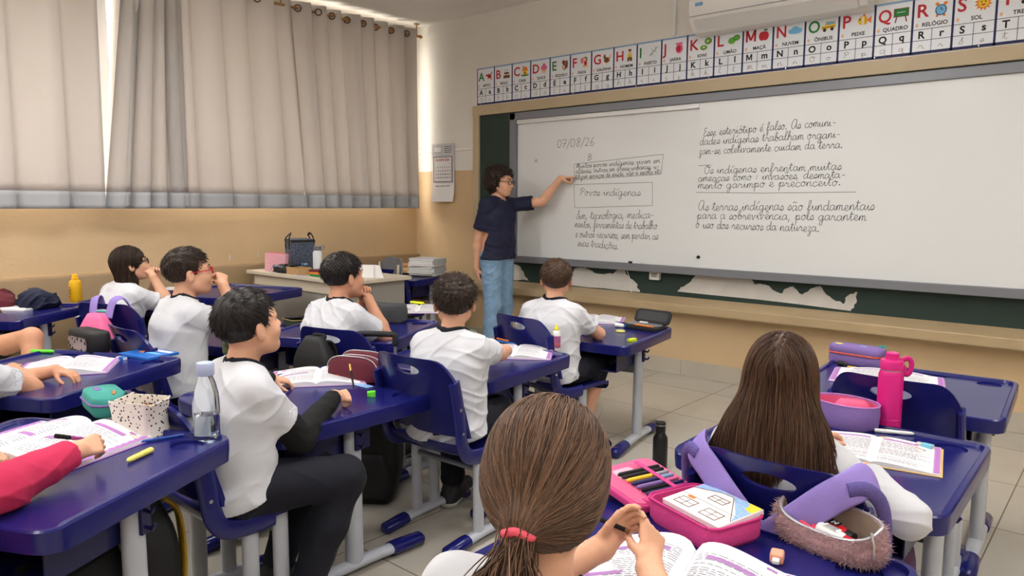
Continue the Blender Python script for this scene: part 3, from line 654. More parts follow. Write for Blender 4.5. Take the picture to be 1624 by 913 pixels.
def make_chair():
    t = thing('school_chair', 'chair', 'chair'); W = .20
    rows = []                                   # seat shell, front to back then thickness
    prof = [(.205, .338), (.207, .352), (.195, .366), (.16, .374), (.06, .370), (-.05, .364), (-.12, .368), (-.165, .382), (-.185, .41)]
    def row(y, z, w, th):
        top = []; n = 10
        for i in range(n+1):
            u = -1+2*i/n; top.append(Vector((u*w, y, z+.012*abs(u)**3)))
        bot = [p-Vector((0, 0, th)) for p in top[::-1]]
        return top+bot
    for i, (y, z) in enumerate(prof):
        w = W*(.86 if i == 0 else .93 if i == 1 else 1); rows.append(row(y, z, w, .02))
    MB().loft(rows).build('seat', M_blue, t, smooth=50)
    def bk(u, v):       # u across -1..1, v 0 bottom .. 1 top
        z = .44+v*.30; y = -.185-.075*v-.02*v*v+.035*u*u
        w = .205-.008*v
        return Vector((u*w, y, z))
    def outline():
        P = []; r = .34
        for k in range(41):
            a = PI*k/40; c, s_ = math.cos(a), math.sin(a)
            P.append((math.copysign(abs(c)**.42, c), .42+.58*abs(s_)**.5))
        P += [(-1, .2), (-.98, .05), (-.9, -.0), (-.4, .02), (0, .03), (.4, .02), (.9, -.0), (.98, .05), (1, .2)]
        return P
    # back shell by columns
    n, V, F = 28, [], []
    cols = []
    for i in range(n+1):
        u = -1+2*i/n; u = math.copysign(abs(u)**.9, u)
        e = 1-.30*max(0, (abs(u)-.55)/.45)**3.2
        cols.append([bk(u, v*e) for v in [k/12 for k in range(13)]])
    rr = []
    for c in cols:
        th = Vector((0, -.016, .003)); rr.append(c+[p+th for p in c[::-1]])
    back = MB().loft(rr).build('backrest', M_blue, t, smooth=50)
    zc = .692; cy = -.28
    h = MB().loft([[Vector((.062*math.cos(a), y, zc+.02*math.sin(a))) for a in [2*PI*k/24 for k in range(24)]] for y in (-.36, -.12)]).build('c', M_blue)
    cut(back, [h])
    for s in (-1, 1):
        path = [(s*.192, .0, .358), (s*.194, -.09, .357), (s*.196, -.155, .372), (s*.197, -.19, .42), (s*.198, -.203, .50), (s*.197, -.215, .58), (s*.194, -.232, .66)]
        MB().tube(smooth_path(path, 4), 1, 14, sec=(.011, .030), up=(1, 0, 0)).build('side_arm', M_blue, t, smooth=60)
        sc = MB()
        for zz, yy in ((.47, -.20), (.56, -.212)): sc.lathe([(.006, 0), (.006, .003)], 10, c=(s*.208, yy, zz), R=Matrix.Rotation(s*PI/2, 3, 'Y'))
        sc.build('screw', M_chrome, t)
        x = s*.165
        for y in (.035, -.065):
            MB().tube([(x, y, .045), (x, y, .352)], 1, 16, sec=(.017, .026), up=(1, 0, 0)).build('leg', M_leg, t, smooth=60)
        ft = MB().tube(smooth_path([(x, -.20, .022), (x, -.08, .034), (x, .08, .034), (x, .20, .022)], 4), 1, 14, sec=(.018, .024), up=(0, 0, 1)).build('foot_bar', M_leg, t, smooth=60)
        for e in (-1, 1):
            MB().tube([(x, e*.13, .031), (x, e*.16, .03), (x, e*.235, .022), (x, e*.247, .019)], [1, 1.04, 1.04, .7], 14, sec=(.023, .029), up=(0, 0, 1)).build('foot_cap', M_blue, ft, smooth=60)
    for y in (.035, -.065): MB().tube([(-.165, y, .29), (.165, y, .29)], .011, 10).build('crossbar', M_bar, t)
    return t
desk0 = make_desk(.60); desk1 = make_desk(.65); desk2 = make_desk(.68)
POOL = {.60: [[desk0], desk0], .65: [[desk1], desk1], .68: [[desk2], desk2]}
DESKS = {}
def desk(key, rf, rot, label, H=.60, sy=1):        # rf: the far right corner
    a = rad(rot); c, s = math.cos(a), math.sin(a)
    lx, ly = DW/2, DD/2*sy
    loc = (rf[0]-(c*lx-s*ly), rf[1]-(s*lx+c*ly), 0)
    pool, src = POOL[H]
    if pool: o = pool.pop(); o.location = loc; o.rotation_euler = (0, 0, a); o['label'] = label; o['group'] = 'blue school desks'
    else: o = copy_thing(src, loc, a, label, 'blue school desks')
    o.scale = (1, sy, 1)
    DESKS[key] = (o, Matrix.Translation(loc) @ Matrix.Rotation(a, 4, 'Z'), H)
    return o
def on(key, lx, ly, dz=0):
    o, M, H = DESKS[key]; p = M @ Vector((lx, ly, H-.0105+dz)); return p
chair0 = make_chair(); _uc = [chair0]
def chair(x, y, rot, label):
    if _uc: o = _uc.pop(); o.location = (x, y, 0); o.rotation_euler = (0, 0, rad(rot)); o['label'] = label; o['group'] = 'blue school chairs'
    else: o = copy_thing(chair0, (x, y, 0), rad(rot), label, 'blue school chairs')
    return o
desk('13', (-.27, 1.535), 0, 'blue school desk with the pink pencil case and fluffy pouch, nearest the camera')
desk('12', (-.284, 2.482), 0, 'blue school desk of the long haired girl, with the pink bottle')
desk('11', (-.33, 3.47), 3, 'blue school desk without a pupil, purple case on it, right below the board')
desk('9', (-1.985, 3.71), 9, 'blue school desk with the open grey case and yellow eraser, in front of the board')
desk('8', (-1.96, 2.71), 5, 'blue school desk with the white glue bottle')
desk('6', (-1.922, 1.809), 0, 'blue school desk with the maroon pencil case')
desk('1', (-1.77, .94), 27, 'blue school desk with the clear water bottle and open book', .68, .88)
desk('2', (-2.98, 1.373), 27, 'blue school desk with the black pencil case and blue notebook', .65)
desk('5', (-3.38, 2.40), 16, 'blue school desk with the gold zipped pencil case and crumpled paper')
desk('7', (-2.90, 2.76), 25, 'blue school desk of the boy resting his chin, open book on it', .65)
desk('3', (-5.02, 1.72), 39, 'blue school desk with the jackets and yellow bottle by the window wall', .65)
desk('4', (-4.77, 2.53), 18, 'blue school desk with the bright pink case by the window wall', .65)
desk('10', (-4.72, 4.74), 9, 'blue school desk in the room corner holding the stack of books', .65)
desk('E', (-4.58, 3.00), 18, 'empty blue school desk in front of the teacher desk', .68)
chair(-.58, 1.80, 0, 'blue school chair with lilac backpack straps over its back')
chair(-.58, 2.81, 0, 'empty blue school chair behind the large pink bottle')
chair(-2.28, 2.985, -8, 'blue school chair under the boy in front of the board')
chair(-2.01, 1.995, 3, 'blue school chair under the boy writing at the glue bottle desk')
chair(-2.10, 1.12, 0, 'blue school chair under the boy in black sleeves')
chair(-1.75, .06, 27, 'blue school chair under the pupil in the pink sweater')
chair(-2.98, .48, 27, 'blue school chair at the desk with the blue notebook, mostly out of frame')
chair(-3.39, 1.55, 0, 'blue school chair under the boy with red glasses')
chair(-2.77, 2.14, 16, 'blue school chair with the black backpack on its back')
chair(-4.39, 1.76, 28, 'blue school chair with the pink backpack, under the girl by the window')
chair(-4.86, .84, 39, 'blue school chair under the pupil at the jackets desk')
# ------------------------------------------------------------------ people: continuous surfaces grown from distance fields
def V3(*a): return np.array(a, dtype=np.float64)
def nrm(v): return v/(np.linalg.norm(v)+1e-12)
class Field:
    """smooth union of round cones and ellipsoids"""
    def __init__(s): s.p = []
    def cone(s, a, b, r1, r2, k=.02, op='u'): s.p.append(('c', np.array(a, float), np.array(b, float), r1, r2, k, op)); return s
    def ell(s, c, r, R=None, k=.02, op='u'): s.p.append(('e', np.array(c, float), np.array(r, float), np.eye(3) if R is None else R, None, k, op)); return s
    def chain(s, P, r, k=.02):
        for i in range(len(P)-1): s.cone(P[i], P[i+1], r[i], r[i+1], k)
        return s
    @staticmethod
    def prim(q, X):
        if q[0] == 'c':
            _, a, b, r1, r2 = q[:5]; ab = b-a; L = ab@ab+1e-12
            t = np.clip((X-a)@ab/L, 0, 1)
            return np.linalg.norm(X-a-t[..., None]*ab, axis=-1)-(r1+(r2-r1)*t)
        _, c, r, R = q[:4]; Y = (X-c)@R
        k0 = np.linalg.norm(Y/r, axis=-1); k1 = np.linalg.norm(Y/(r*r), axis=-1)+1e-9
        return k0*(k0-1)/k1
    @staticmethod
    def comb(d, e, k, op):
        if op == 'u':
            h = np.clip(.5+.5*(d-e)/k, 0, 1); return d*(1-h)+e*h-k*h*(1-h)
        h = np.clip(.5-.5*(d+e)/k, 0, 1); return d*(1-h)-e*h+k*h*(1-h)
    def __call__(s, X):
        d = np.full(X.shape[:-1], 1.0)
        for q in s.p: d = s.comb(d, s.prim(q, X), q[5], q[6])
        return d
    def bounds(s, pad=.02):
        lo, hi = np.full(3, 9e9), np.full(3, -9e9)
        for q in s.p:
            if q[6] != 'u': continue
            if q[0] == 'c':
                for c, r in ((q[1], q[3]), (q[2], q[4])): lo = np.minimum(lo, c-r); hi = np.maximum(hi, c+r)
            else: m = q[2].max(); lo = np.minimum(lo, q[1]-m); hi = np.maximum(hi, q[1]+m)
        return lo-pad, hi+pad
    def grid(s, h, lo=None, hi=None):
        if lo is None: lo, hi = s.bounds()
        n = np.ceil((hi-lo)/h).astype(int)+1
        ax = [lo[i]+h*np.arange(n[i]) for i in range(3)]
        d = np.full(n, .3, dtype=np.float32)
        for q in s.p:
            if q[0] == 'c':
                l = np.minimum(q[1]-q[3], q[2]-q[4]); u = np.maximum(q[1]+q[3], q[2]+q[4])
            else: m = q[2].max(); l = q[1]-m; u = q[1]+m
            pad = q[5]+3*h+.012
            i0 = np.clip(np.floor((l-pad-lo)/h).astype(int), 0, n); i1 = np.clip(np.ceil((u+pad-lo)/h).astype(int)+1, 0, n)
            if np.any(i1 <= i0): continue
            sl = tuple(slice(i0[i], i1[i]) for i in range(3))
            X = np.stack(np.meshgrid(*[ax[i][i0[i]:i1[i]] for i in range(3)], indexing='ij'), -1)
            d[sl] = s.comb(d[sl], s.prim(q, X), q[5], q[6])
        return d, lo, ax
def pts_of(ax): return np.stack(np.meshgrid(*ax, indexing='ij'), -1)
def surfnet(d, lo, h):
    s = d < 0; nx, ny, nz = d.shape
    C = [(i, j, k) for i in (0, 1) for j in (0, 1) for k in (0, 1)]
    cnt = np.zeros((nx-1, ny-1, nz-1), np.int8)
    for i, j, k in C: cnt += s[i:nx-1+i, j:ny-1+j, k:nz-1+k]
    act = (cnt > 0) & (cnt < 8); I = np.argwhere(act)
    idx = np.full(act.shape, -1, np.int64); idx[act] = np.arange(len(I))
    vals = np.stack([d[I[:, 0]+i, I[:, 1]+j, I[:, 2]+k] for i, j, k in C], 1)
    acc = np.zeros((len(I), 3)); num = np.zeros(len(I))
    for a in range(8):
        for b in range(a+1, 8):
            df = [C[b][t]-C[a][t] for t in range(3)]
            if sum(abs(x) for x in df) != 1: continue
            va, vb = vals[:, a], vals[:, b]; m = (va < 0) != (vb < 0)
            t = np.where(m, va/np.where(m, va-vb, 1), 0)
            p = np.array(C[a])[None]+t[:, None]*np.array(df)[None]
            acc[m] += p[m]; num[m] += 1
    V = lo+h*(I+acc/num[:, None]); F = []
    for axis in range(3):
        o = [(1, 0, 0), (0, 1, 0), (0, 0, 1)][axis]
        A = s[:nx-o[0], :ny-o[1], :nz-o[2]]; B = s[o[0]:, o[1]:, o[2]:]
        for flip in (0, 1):
            E = np.argwhere((A & ~B) if flip == 0 else (~A & B))
            if not len(E): continue
            u, w_ = [(1, 2), (2, 0), (0, 1)][axis]
            ok = (E[:, u] > 0) & (E[:, w_] > 0) & (E[:, u] < d.shape[u]-1) & (E[:, w_] < d.shape[w_]-1); E = E[ok]
            q = []
            for du, dw in ((-1, -1), (0, -1), (0, 0), (-1, 0)):
                c = E.copy(); c[:, u] += du; c[:, w_] += dw; q.append(idx[c[:, 0], c[:, 1], c[:, 2]])
            q = np.stack(q, 1); F.append(q if flip == 0 else q[:, ::-1])
    return V, np.concatenate(F)
def np_mesh(name, V, F, m, parent, smooth=True, tone=None):
    me = bpy.data.meshes.new(name); V = np.asarray(V, np.float32); F = np.asarray(F, np.int32); k = F.shape[1]
    me.vertices.add(len(V)); me.vertices.foreach_set('co', V.ravel())
    me.loops.add(F.size); me.loops.foreach_set('vertex_index', F.ravel())
    me.polygons.add(len(F)); me.polygons.foreach_set('loop_start', np.arange(0, F.size, k, dtype=np.int32))
    me.update(calc_edges=True); me.validate()
    if smooth: me.shade_smooth()
    if tone is not None:
        a = me.attributes.new('tone', 'FLOAT', 'POINT'); a.data.foreach_set('value', np.asarray(tone, np.float32))
    me.materials.append(m)
    o = bpy.data.objects.new(name, me); SC.collection.objects.link(o); o.parent = parent
    return o
def keep_big(V, F):            # drop crumbs, keep the largest connected surface
    n = len(V); lab = np.arange(n)
    for _ in range(400):
        m = lab[F].min(1); new = lab.copy(); np.minimum.at(new, F.ravel(), np.repeat(m, F.shape[1])); new = new[new]
        if np.array_equal(new, lab): break
        lab = new
    u, c = np.unique(lab, return_counts=True); big = u[c.argmax()]; k = lab == big
    mp = np.cumsum(k)-1; F = F[k[F].all(1)]
    return V[k], mp[F]
def folds(X, seed, amp, freq=38, dirn=None):
    """long soft ridges of cloth, few crossing each other"""
    r = np.random.RandomState(seed); d = 0; f = freq/38
    W = X+.035*np.sin(X[..., [1, 2, 0]]*13*f+seed)+.012*np.sin(X[..., [2, 0, 1]]*31*f+2*seed)
    for i in range(5):
        k = nrm(V3(r.randn()*.8, r.randn()*.8, r.choice((-1, 1))*r.uniform(.5, 1.1)))*freq*r.uniform(.55, 1.25)
        sn = np.sin(W@k+r.uniform(0, 6.28)); m = .5+.5*np.sin(X@(r.randn(3)*9)+r.uniform(0, 6.28))
        d = d+((1-np.abs(sn))**3.2-.22)*m*r.uniform(.6, 1)
    return -amp*d
def rot_to(f, up=(0, 0, 1)):     # columns: right, forward, up
    f = nrm(np.array(f, float)); r = nrm(np.cross(f, up)); u = np.cross(r, f)
    return np.stack([r, f, u], 1)
def eul(yaw, pitch, roll):
    return np.array(Euler((rad(pitch), rad(roll), rad(yaw)), 'XYZ').to_matrix()) if False else np.array((Matrix.Rotation(rad(yaw), 3, 'Z') @ Matrix.Rotation(rad(pitch), 3, 'X') @ Matrix.Rotation(rad(roll), 3, 'Y')))

def hair_mat(name, dark, light, rough=.42):
    if name in MATS: return MATS[name]
    m = bpy.data.materials.new(name); m.use_nodes = True; nt = m.node_tree; b = nt.nodes['Principled BSDF']
    a = nt.nodes.new('ShaderNodeAttribute'); a.attribute_name = 'tone'
    r = nt.nodes.new('ShaderNodeValToRGB'); r.color_ramp.elements[0].color = rgb(*dark); r.color_ramp.elements[1].color = rgb(*light)
    nt.links.new(a.outputs['Fac'], r.inputs[0]); nt.links.new(r.outputs[0], b.inputs['Base Color'])
    b.inputs['Roughness'].default_value = rough; b.inputs['Specular IOR Level'].default_value = .3
    MATS[name] = m; return m
H_black = hair_mat('hair_black', (16, 13, 14), (52, 44, 42)); H_dark = hair_mat('hair_dark_brown', (24, 17, 14), (78, 58, 46))
H_brown = hair_mat('hair_brown', (44, 28, 20), (112, 82, 62)); H_light = hair_mat('hair_light_brown', (52, 35, 27), (140, 107, 84), .36)
M_skinA = mat('skin_light', (224, 172, 142), .5, var=.05, vscale=18, spec=.35); M_skinB = mat('skin_tan', (206, 152, 122), .5, var=.05, vscale=18, spec=.35)
for _m in (M_skinA, M_skinB):
    b_ = _m.node_tree.nodes['Principled BSDF']; b_.inputs['Subsurface Weight'].default_value = .12
    b_.inputs['Subsurface Radius'].default_value = (.012, .005, .003)
M_tee = mat('white_cotton', (208, 210, 217), .85, bump=.05, bscale=420); M_navyc = mat('navy_cotton', (12, 14, 28), .85, bump=.06, bscale=300)
M_blackc = mat('black_cotton', (11, 11, 14), .85, bump=.06, bscale=300); M_pinkc = mat('raspberry_fleece', (196, 44, 86), .9, bump=.1, bscale=260, var=.06)
M_denim = mat('light_denim', (126, 160, 192), .8, var=.14, vscale=26, bump=.08, bscale=380); M_teachc = mat('navy_knit', (24, 28, 58), .75, bump=.05, bscale=380)
M_eye = mat('eye_white', (232, 230, 228), .2); M_iris = mat('iris_brown', (40, 24, 18), .15); M_lip = mat('lip', (196, 116, 106), .45)
M_shoe = mat('dark_sneaker', (40, 40, 44), .6); M_sole = mat('sneaker_sole', (186, 182, 176), .6); M_redf = mat('red_frame', (190, 26, 40), .3); M_darkf = mat('dark_frame', (40, 34, 34), .3)
M_shoew = mat('white_sneaker', (214, 212, 208), .6)

def head_field(F, c, R, s, adult=0):
    L = lambda x, y, z: c+R@(np.array([x, y, z])*s)
    F.ell(L(0, -.012, .022), V3(.073, .090, .080)*s, R, k=.02)
    F.ell(L(0, .030, -.034), V3(.058, .056, .068)*s, R, k=.03)
    F.cone(L(0, .045, -.076), L(0, .060, -.088), .030*s, .019*s, .025)
    for e in (-1, 1):
        F.cone(L(e*.046, .002, -.052), L(e*.020, .052, -.086), .020*s, .018*s, .025)
        F.ell(L(e*.036, .050, -.036), V3(.025, .026, .024)*s, R, k=.02)
        F.cone(L(e*.012, .080, .016), L(e*.040, .066, .014), .011*s, .011*s, .014)
        F.ell(L(e*.031, .086, -.001), V3(.017, .013, .0105)*s, R, k=.008, op='s')
        F.ell(L(e*.0095, .089, -.035), V3(.0075, .009, .007)*s, R, k=.006)
        Re = R@np.array(Matrix.Rotation(e*.35, 3, 'Z'))
        F.ell(L(e*.078, -.010, -.012), V3(.008, .019, .030)*s, Re, k=.006)
        F.ell(L(e*.087, -.004, -.010), V3(.006, .011, .019)*s, Re, k=.004, op='s')
    F.cone(L(0, .080, -.002), L(0, .0985, -.031), .0075*s, .0105*s, .010)
    F.ell(L(0, .084, -.053), V3(.020, .010, .0055)*s, R, k=.005); F.ell(L(0, .0825, -.063), V3(.017, .010, .0065)*s, R, k=.005)
def hand_field(F, W, d, n, side, s, curl, thumb=.35, spread=.03):
    """W wrist, d towards the fingers, n out of the palm, side thumb-ward; curl: index..little"""
    d, n, side = nrm(d), nrm(n), nrm(side); J = {}
    offs = (.027, .009, -.009, -.026); ln = (.064, .072, .067, .053); kn = (.078, .080, .076, .069); tips = []
    for i in range(4):
        k0 = W+d*.012*s+side*offs[i]*.55*s; k1 = W+d*kn[i]*s+side*offs[i]*s
        F.cone(k0, k1, .0125*s, .0102*s, .010*s)
        fd = nrm(d+side*offs[i]*spread*30); p = k1; ang = 0; rr = (.0086, .0078, .0070, .0058)
        for j, (fr, bend) in enumerate(((.45, 72), (.30, 88), (.25, 50))):
            ang += rad(bend)*curl[i]
            q = p+(fd*math.cos(ang)+n*math.sin(ang))*ln[i]*fr*s
            F.cone(p, q, rr[j]*s, rr[j+1]*s, .0028*s); p = q
        tips.append(p)
    t0 = W+d*.018*s+side*.022*s+n*.004*s
    td = nrm(d*.62+side*(.72-.6*thumb)+n*(.15+.75*thumb))
    t1 = t0+td*.036*s; t2 = t1+nrm(td+d*.35-side*.35*thumb)*.028*s; t3 = t2+nrm(td+d*.7-side*.5*thumb)*.024*s
    F.cone(t0, t1, .0135*s, .0105*s, .010*s); F.cone(t1, t2, .0098*s, .0090*s, .003*s); F.cone(t2, t3, .0090*s, .0066*s, .003*s)
    return tips, t3
def ik(a, t, l1, l2, pole):
    v = t-a; D = np.linalg.norm(v); m = (l1+l2)*.995
    if D > m: t = a+v*(m/D); v = t-a; D = m
    D = max(D, abs(l1-l2)+.01); e = nrm(v); x = (l1*l1-l2*l2+D*D)/(2*D); y = math.sqrt(max(0, l1*l1-x*x))
    pv = pole-a; pv = pv-e*(pv@e); return a+e*x+nrm(pv)*y, t

def short_hair(par, org, c, R, s, hm, seed, style=0, n=1500, h=.0035):
    F = Field(); F.ell(c+R@(V3(0, -.014, .024)*s), V3(.078, .094, .085)*s, R)
    lo, hi = F.bounds(.03); F2, lo, ax = F.grid(h, lo, hi); X = pts_of(ax); Y = (X-c)@R/s
    rs = np.random.RandomState(seed)
    y, z, x = Y[..., 1], Y[..., 2], Y[..., 0]
    zmin = np.interp(y, [-.13, -.06, -.038, -.03, -.012, -.004, .008, .022, .034, .046, .085], [-.068, -.072, -.055, -.030, .016, .016, -.016, -.008, .026, .050, .056])
    zmin = zmin+.004*np.sin(x*160+seed)+.003*np.sin(y*230+x*90)
    thick = .013*np.clip((z+.07)/.10, 0.05, 1)+(.010*np.clip((z-.02)/.06, 0, 1) if style else .004*np.clip((z-.03)/.06, 0, 1))
    bump = .0035*np.sin(X@(rs.randn(3)*110))*np.sin(X@(rs.randn(3)*90))+.002*np.sin(X@(rs.randn(3)*260))
    d = np.maximum(F2-(thick-.008)*s-bump*np.clip((z+.03)/.05, 0, 1), (zmin-z)*s*.8)
    V, Fc = keep_big(*surfnet(d, lo, h)); Yv = (V-c)@R/s
    ew = nrm(V3(.02, -.45, 1)); seeds = rs.choice(len(V), n)
    P = V[seeds]; L = Yv[seeds]; nr = L/V3(.078, .094, .085)**2; nr /= np.linalg.norm(nr, axis=1)[:, None]
    wh = V3(.012, -.055, .09); tg = L-wh; tg += np.stack([.03*rs.randn(n), .05+0*L[:, 0]+.02*rs.randn(n), .03*rs.randn(n)-.035], 1)
    tg -= nr*(tg*nr).sum(1)[:, None]; tg /= np.linalg.norm(tg, axis=1)[:, None]
    up = np.clip((L[:, 2]+.03)/.08, 0.05, 1)[:, None]
    ln = (.010+.018*up*(1.25 if style else 1))*rs.uniform(.6, 1.2, (n, 1)); lift = ((.12 if style else .04)+(.30 if style else .06)*up*rs.uniform(.4, 1.2, (n, 1)))
    path = [L-nr*.002]
    for j in range(4):
        path.append(path[-1]+(tg+nr*(lift*(1-j*.28)))*ln/4)
    W = np.stack([c+(p*s)@R.T for p in path], 1)
    strands_mesh('hair', par, org, W, hm, .0010*s, rs, base=(V, Fc))
def strands_mesh(name, par, org, W, hm, r, rs, base=None, tone0=.25, rnge=(.1, 1)):
    """W: strands x points x 3"""
    n, k, _ = W.shape; T = np.gradient(W, axis=1); T /= np.linalg.norm(T, axis=2)[..., None]+1e-9
    a = rs.randn(n, 1, 3); a = a-T*(a*T).sum(2)[..., None]; a /= np.linalg.norm(a, axis=2)[..., None]+1e-9; b = np.cross(T, a)
    tp = np.interp(np.linspace(0, 1, k), [0, .1, .6, 1], [.7, 1, .9, .15])[None, :, None]*r
    V = np.stack([W+tp*(a*math.cos(t)+b*math.sin(t)) for t in (0, 2.1, 4.2)], 2)     # n,k,3,3
    V = V.reshape(-1, 3); i = np.arange(n)[:, None, None]*k*3; j = np.arange(k-1)[None, :, None]*3; q = np.arange(3)[None, None]
    q2 = (q+1) % 3; F = np.stack([i+j+q, i+j+q2, i+j+3+q2, i+j+3+q], -1).reshape(-1, 4)
    tone = np.repeat(rs.uniform(*rnge, n)**1.5, k*3)
    if base is not None:
        bv, bf = base; F = np.concatenate([bf, F+len(bv)]); V = np.concatenate([bv, V]); tone = np.concatenate([np.full(len(bv), tone0), tone])
    return np_mesh(name, V-org, F, hm, par, tone=tone)
def grad(F, X, e=.002):
    g = np.stack([F(X+np.eye(3)[i]*e)-F(X-np.eye(3)[i]*e) for i in range(3)], -1)
    return g/(np.linalg.norm(g, axis=-1)[..., None]+1e-9)
def flow(F, P, D, steps, ds, off, wob, rs):
    """strands that run along the surface of F in the direction D(p)"""
    path = []; X = P.copy(); ph = rs.uniform(0, 6.28, len(P)); fr = rs.uniform(.5, 1.6, len(P))
    for i in range(steps):
        g = grad(F, X); d = F(X); X = X-g*(d-off)[:, None]*.7; path.append(X.copy())
        v = D(X, i/steps); v = v-g*(v*g).sum(1)[:, None]; v /= np.linalg.norm(v, axis=1)[:, None]+1e-9
        sd = np.cross(g, v); X = X+v*ds+sd*(wob*np.sin(ph+fr*i*.5))[:, None]
    return np.stack(path, 1)

def glasses(par, org, c, R, s, m, z=-.001):
    L = lambda x, y, zz: Vector(c+R@(np.array([x, y, zz])*s)-org)
    mb = MB()
    for e in (-1, 1):
        ring = [L(e*.032+.0215*math.copysign(abs(math.cos(a))**.8, math.cos(a)), .096-.10*abs(e*.032+.0215*math.cos(a))**1.5*2, z-.004+.0165*math.copysign(abs(math.sin(a))**.8, math.sin(a))) for a in [2*PI*k/20 for k in range(20)]]
        mb.tube(ring, .0022*s, 6, closed=True)
        mb.tube([L(e*.054, .088, z), L(e*.072, .06, z+.002), L(e*.0805, -.006, z+.004), L(e*.082, -.024, z-.010)], .0024*s, 6)
    mb.tube([L(-.011, .100, z), L(0, .102, z+.003), L(.011, .100, z)], .0022*s, 6)
    return mb.build('glasses', m, par, smooth=60)
SKIP_PEOPLE = False
def person(label, base, yaw, lean=12, twist=0, head=(0, 0, 0), hands=(None, None), poles=((-.5, -.2, -.4), (.5, -.2, -.4)), palms=((0, 0, -1), (0, 0, -1)),
           fdirs=(None, None), curls=((.35,)*4, (.35,)*4), thumbs=(.35, .35), seat=.375, s=.93, skin=None, tee=None, sleeve=.62, longsleeve=None, trousers=None, legs=None, crop=1.0,
           hair='short', hm=None, seed=1, spec=None, h=.0036, adult=False, shoes=None, hoff=(0, 0, 0), shrug=0, bend=0, shorts=False, tuck=.02, swk=1.0, arm=1.0):
    if SKIP_PEOPLE: return
    skin = skin or M_skinA; tee = tee or M_tee; trousers = trousers or M_navyc; shoes = shoes or M_shoe
    org = V3(base[0], base[1], 0); t = thing('person', label, 'person', tuple(org))
    Fw = V3(-math.sin(rad(yaw)), math.cos(rad(yaw)), 0); Rt = V3(math.cos(rad(yaw)), math.sin(rad(yaw)), 0); U = V3(0, 0, 1)
    P = org+U*((seat+.088*s) if not adult else .86)
    sp = nrm(U*math.cos(rad(lean))+Fw*math.sin(rad(lean))+Rt*math.sin(rad(bend)))
    sp2 = nrm(sp+Fw*math.sin(rad(lean))*.35)
    tl = .345*s if not adult else .455
    Wst = P+sp*tl*.33; Ch = P+sp*tl*.70; N = Ch+sp2*tl*.33
    a = rad(yaw+twist); Rs = V3(math.cos(a), math.sin(a), 0); Fs = V3(-math.sin(a), math.cos(a), 0)
    sw = (.126 if not adult else .158)*s*swk; hs = s*(1.0 if not adult else 1.08)
    Sh = [N-sp2*.050*s+Rs*e*sw+U*shrug*.02 for e in (-1, 1)]
    ua, fa = (.225*s*arm, .205*s*arm) if not adult else (.285, .245)
    hc = N+nrm(sp2+U*.6)*.135*hs+Fs*.022*hs+np.array(hoff)
    R = eul(yaw+head[0], head[1], head[2])
    hsc = s*.80 if not adult else .93
    body = Field(); ar, el, wr = [], [], []
    q = s*(1.07 if not adult else 1.16)
    # torso
    for e in (-1, 1):
        body.chain([P+Rt*e*.055*q, Wst+Rt*e*.042*q, Ch+Rs*e*.058*q, N-sp2*.06*s+Rs*e*.062*q], [.082*q, .070*q, .076*q, .058*q], .04)
        body.cone(N-sp2*.012*s+Rs*e*.03*q, Sh[(e+1)//2], .036*q, .040*q, .03)
    body.cone(hc+R@V3(0, -.022, -.055)*hs, N-sp2*.02, .046*hs, .052*hs, .025)
    head_field(body, hc, R, hs)
    # arms and hands
    for i, e in enumerate((-1, 1)):
        if hands[i] is not None and hands[i][0] == 'chin': hands = list(hands); hands[i] = hc+R@(V3(*hands[i][1:])*hs)
        tg = np.array(hands[i], float) if hands[i] is not None else Sh[i]+V3(0, 0, -(ua+fa)*.97)+Fw*.06
        pole = Sh[i]+Rs*poles[i][0]+Fs*poles[i][1]+U*poles[i][2]
        E, W = ik(Sh[i], tg, ua, fa, pole); el.append(E); wr.append(W)
        body.chain([Sh[i], E], [.041*q, .032*q], .02); body.chain([E, E+(W-E)*.3, W], [.031*q, .033*q, .0215*q], .015)
        d = nrm(np.array(fdirs[i], float)) if fdirs[i] is not None else nrm(W-E)
        n = np.array(palms[i], float); n = nrm(n-d*(n@d)); side = np.cross(d, n) if e == 1 else np.cross(n, d)
        body.cone(W, W+d*.02*s, .0205*q, .018*q, .012)
        hand_field(body, W+d*.004, d, n, side, hsc, curls[i], thumbs[i])
    # legs
    K, A = [], []
    for i, e in enumerate((-1, 1)):
        hip = P+Rt*e*.068*q-U*.01
        if legs: k_, a_ = np.array(legs[i][0], float), np.array(legs[i][1], float)
        elif adult: k_ = hip+V3(0, 0, -.40)+Fw*.02; a_ = V3(hip[0], hip[1], .08)+Rt*e*.01
        else: k_ = hip+Fw*.325*s+Rt*e*.035-U*.025; a_ = V3(k_[0], k_[1], .07)-Fw*tuck
        K.append(k_); A.append(a_)
        body.chain([hip, k_, k_+(a_-k_)*.3+(-Fw*.008), a_], [.070*q, .048*q, .047*q, .030*q], .025)
        body.cone(a_-U*.02-Fw*.015, a_-U*.04+Fw*.11*q, .032*q, .026*q, .02)
    d, lo, ax = body.grid(h); V, Fc = keep_big(*surfnet(d, lo, h))
    np_mesh('body', V-org, Fc, skin, t)
    # eyes, brows, lips
    for e in (-1, 1):
        ec = hc+R@(V3(e*.031, .0675, -.001)*hs)
        ey = MB().ball(ec-org, .0118*hs, 14, 0); ey.ball(ec-org+R@V3(0, .0075, 0)*hs, V3(.0058, .0052, .0058)*hs if False else .0062*hs, 10, 1)
        ey.build('eye', [M_eye, M_iris], t, smooth=180)
        MB().tube([Vector(hc+R@(V3(e*x, y, z)*hs)-org) for x, y, z in ((.014, .0915, .018), (.030, .087, .0225), (.047, .073, .018))], [.0022*hs, .0028*hs, .001*hs], 6, sec=(1, 1)).build('eyebrow', hm or H_black, t)
    if spec: glasses(t, org, hc, R, hs, spec)
    # shirt
    sh = Field(); g = .012*s
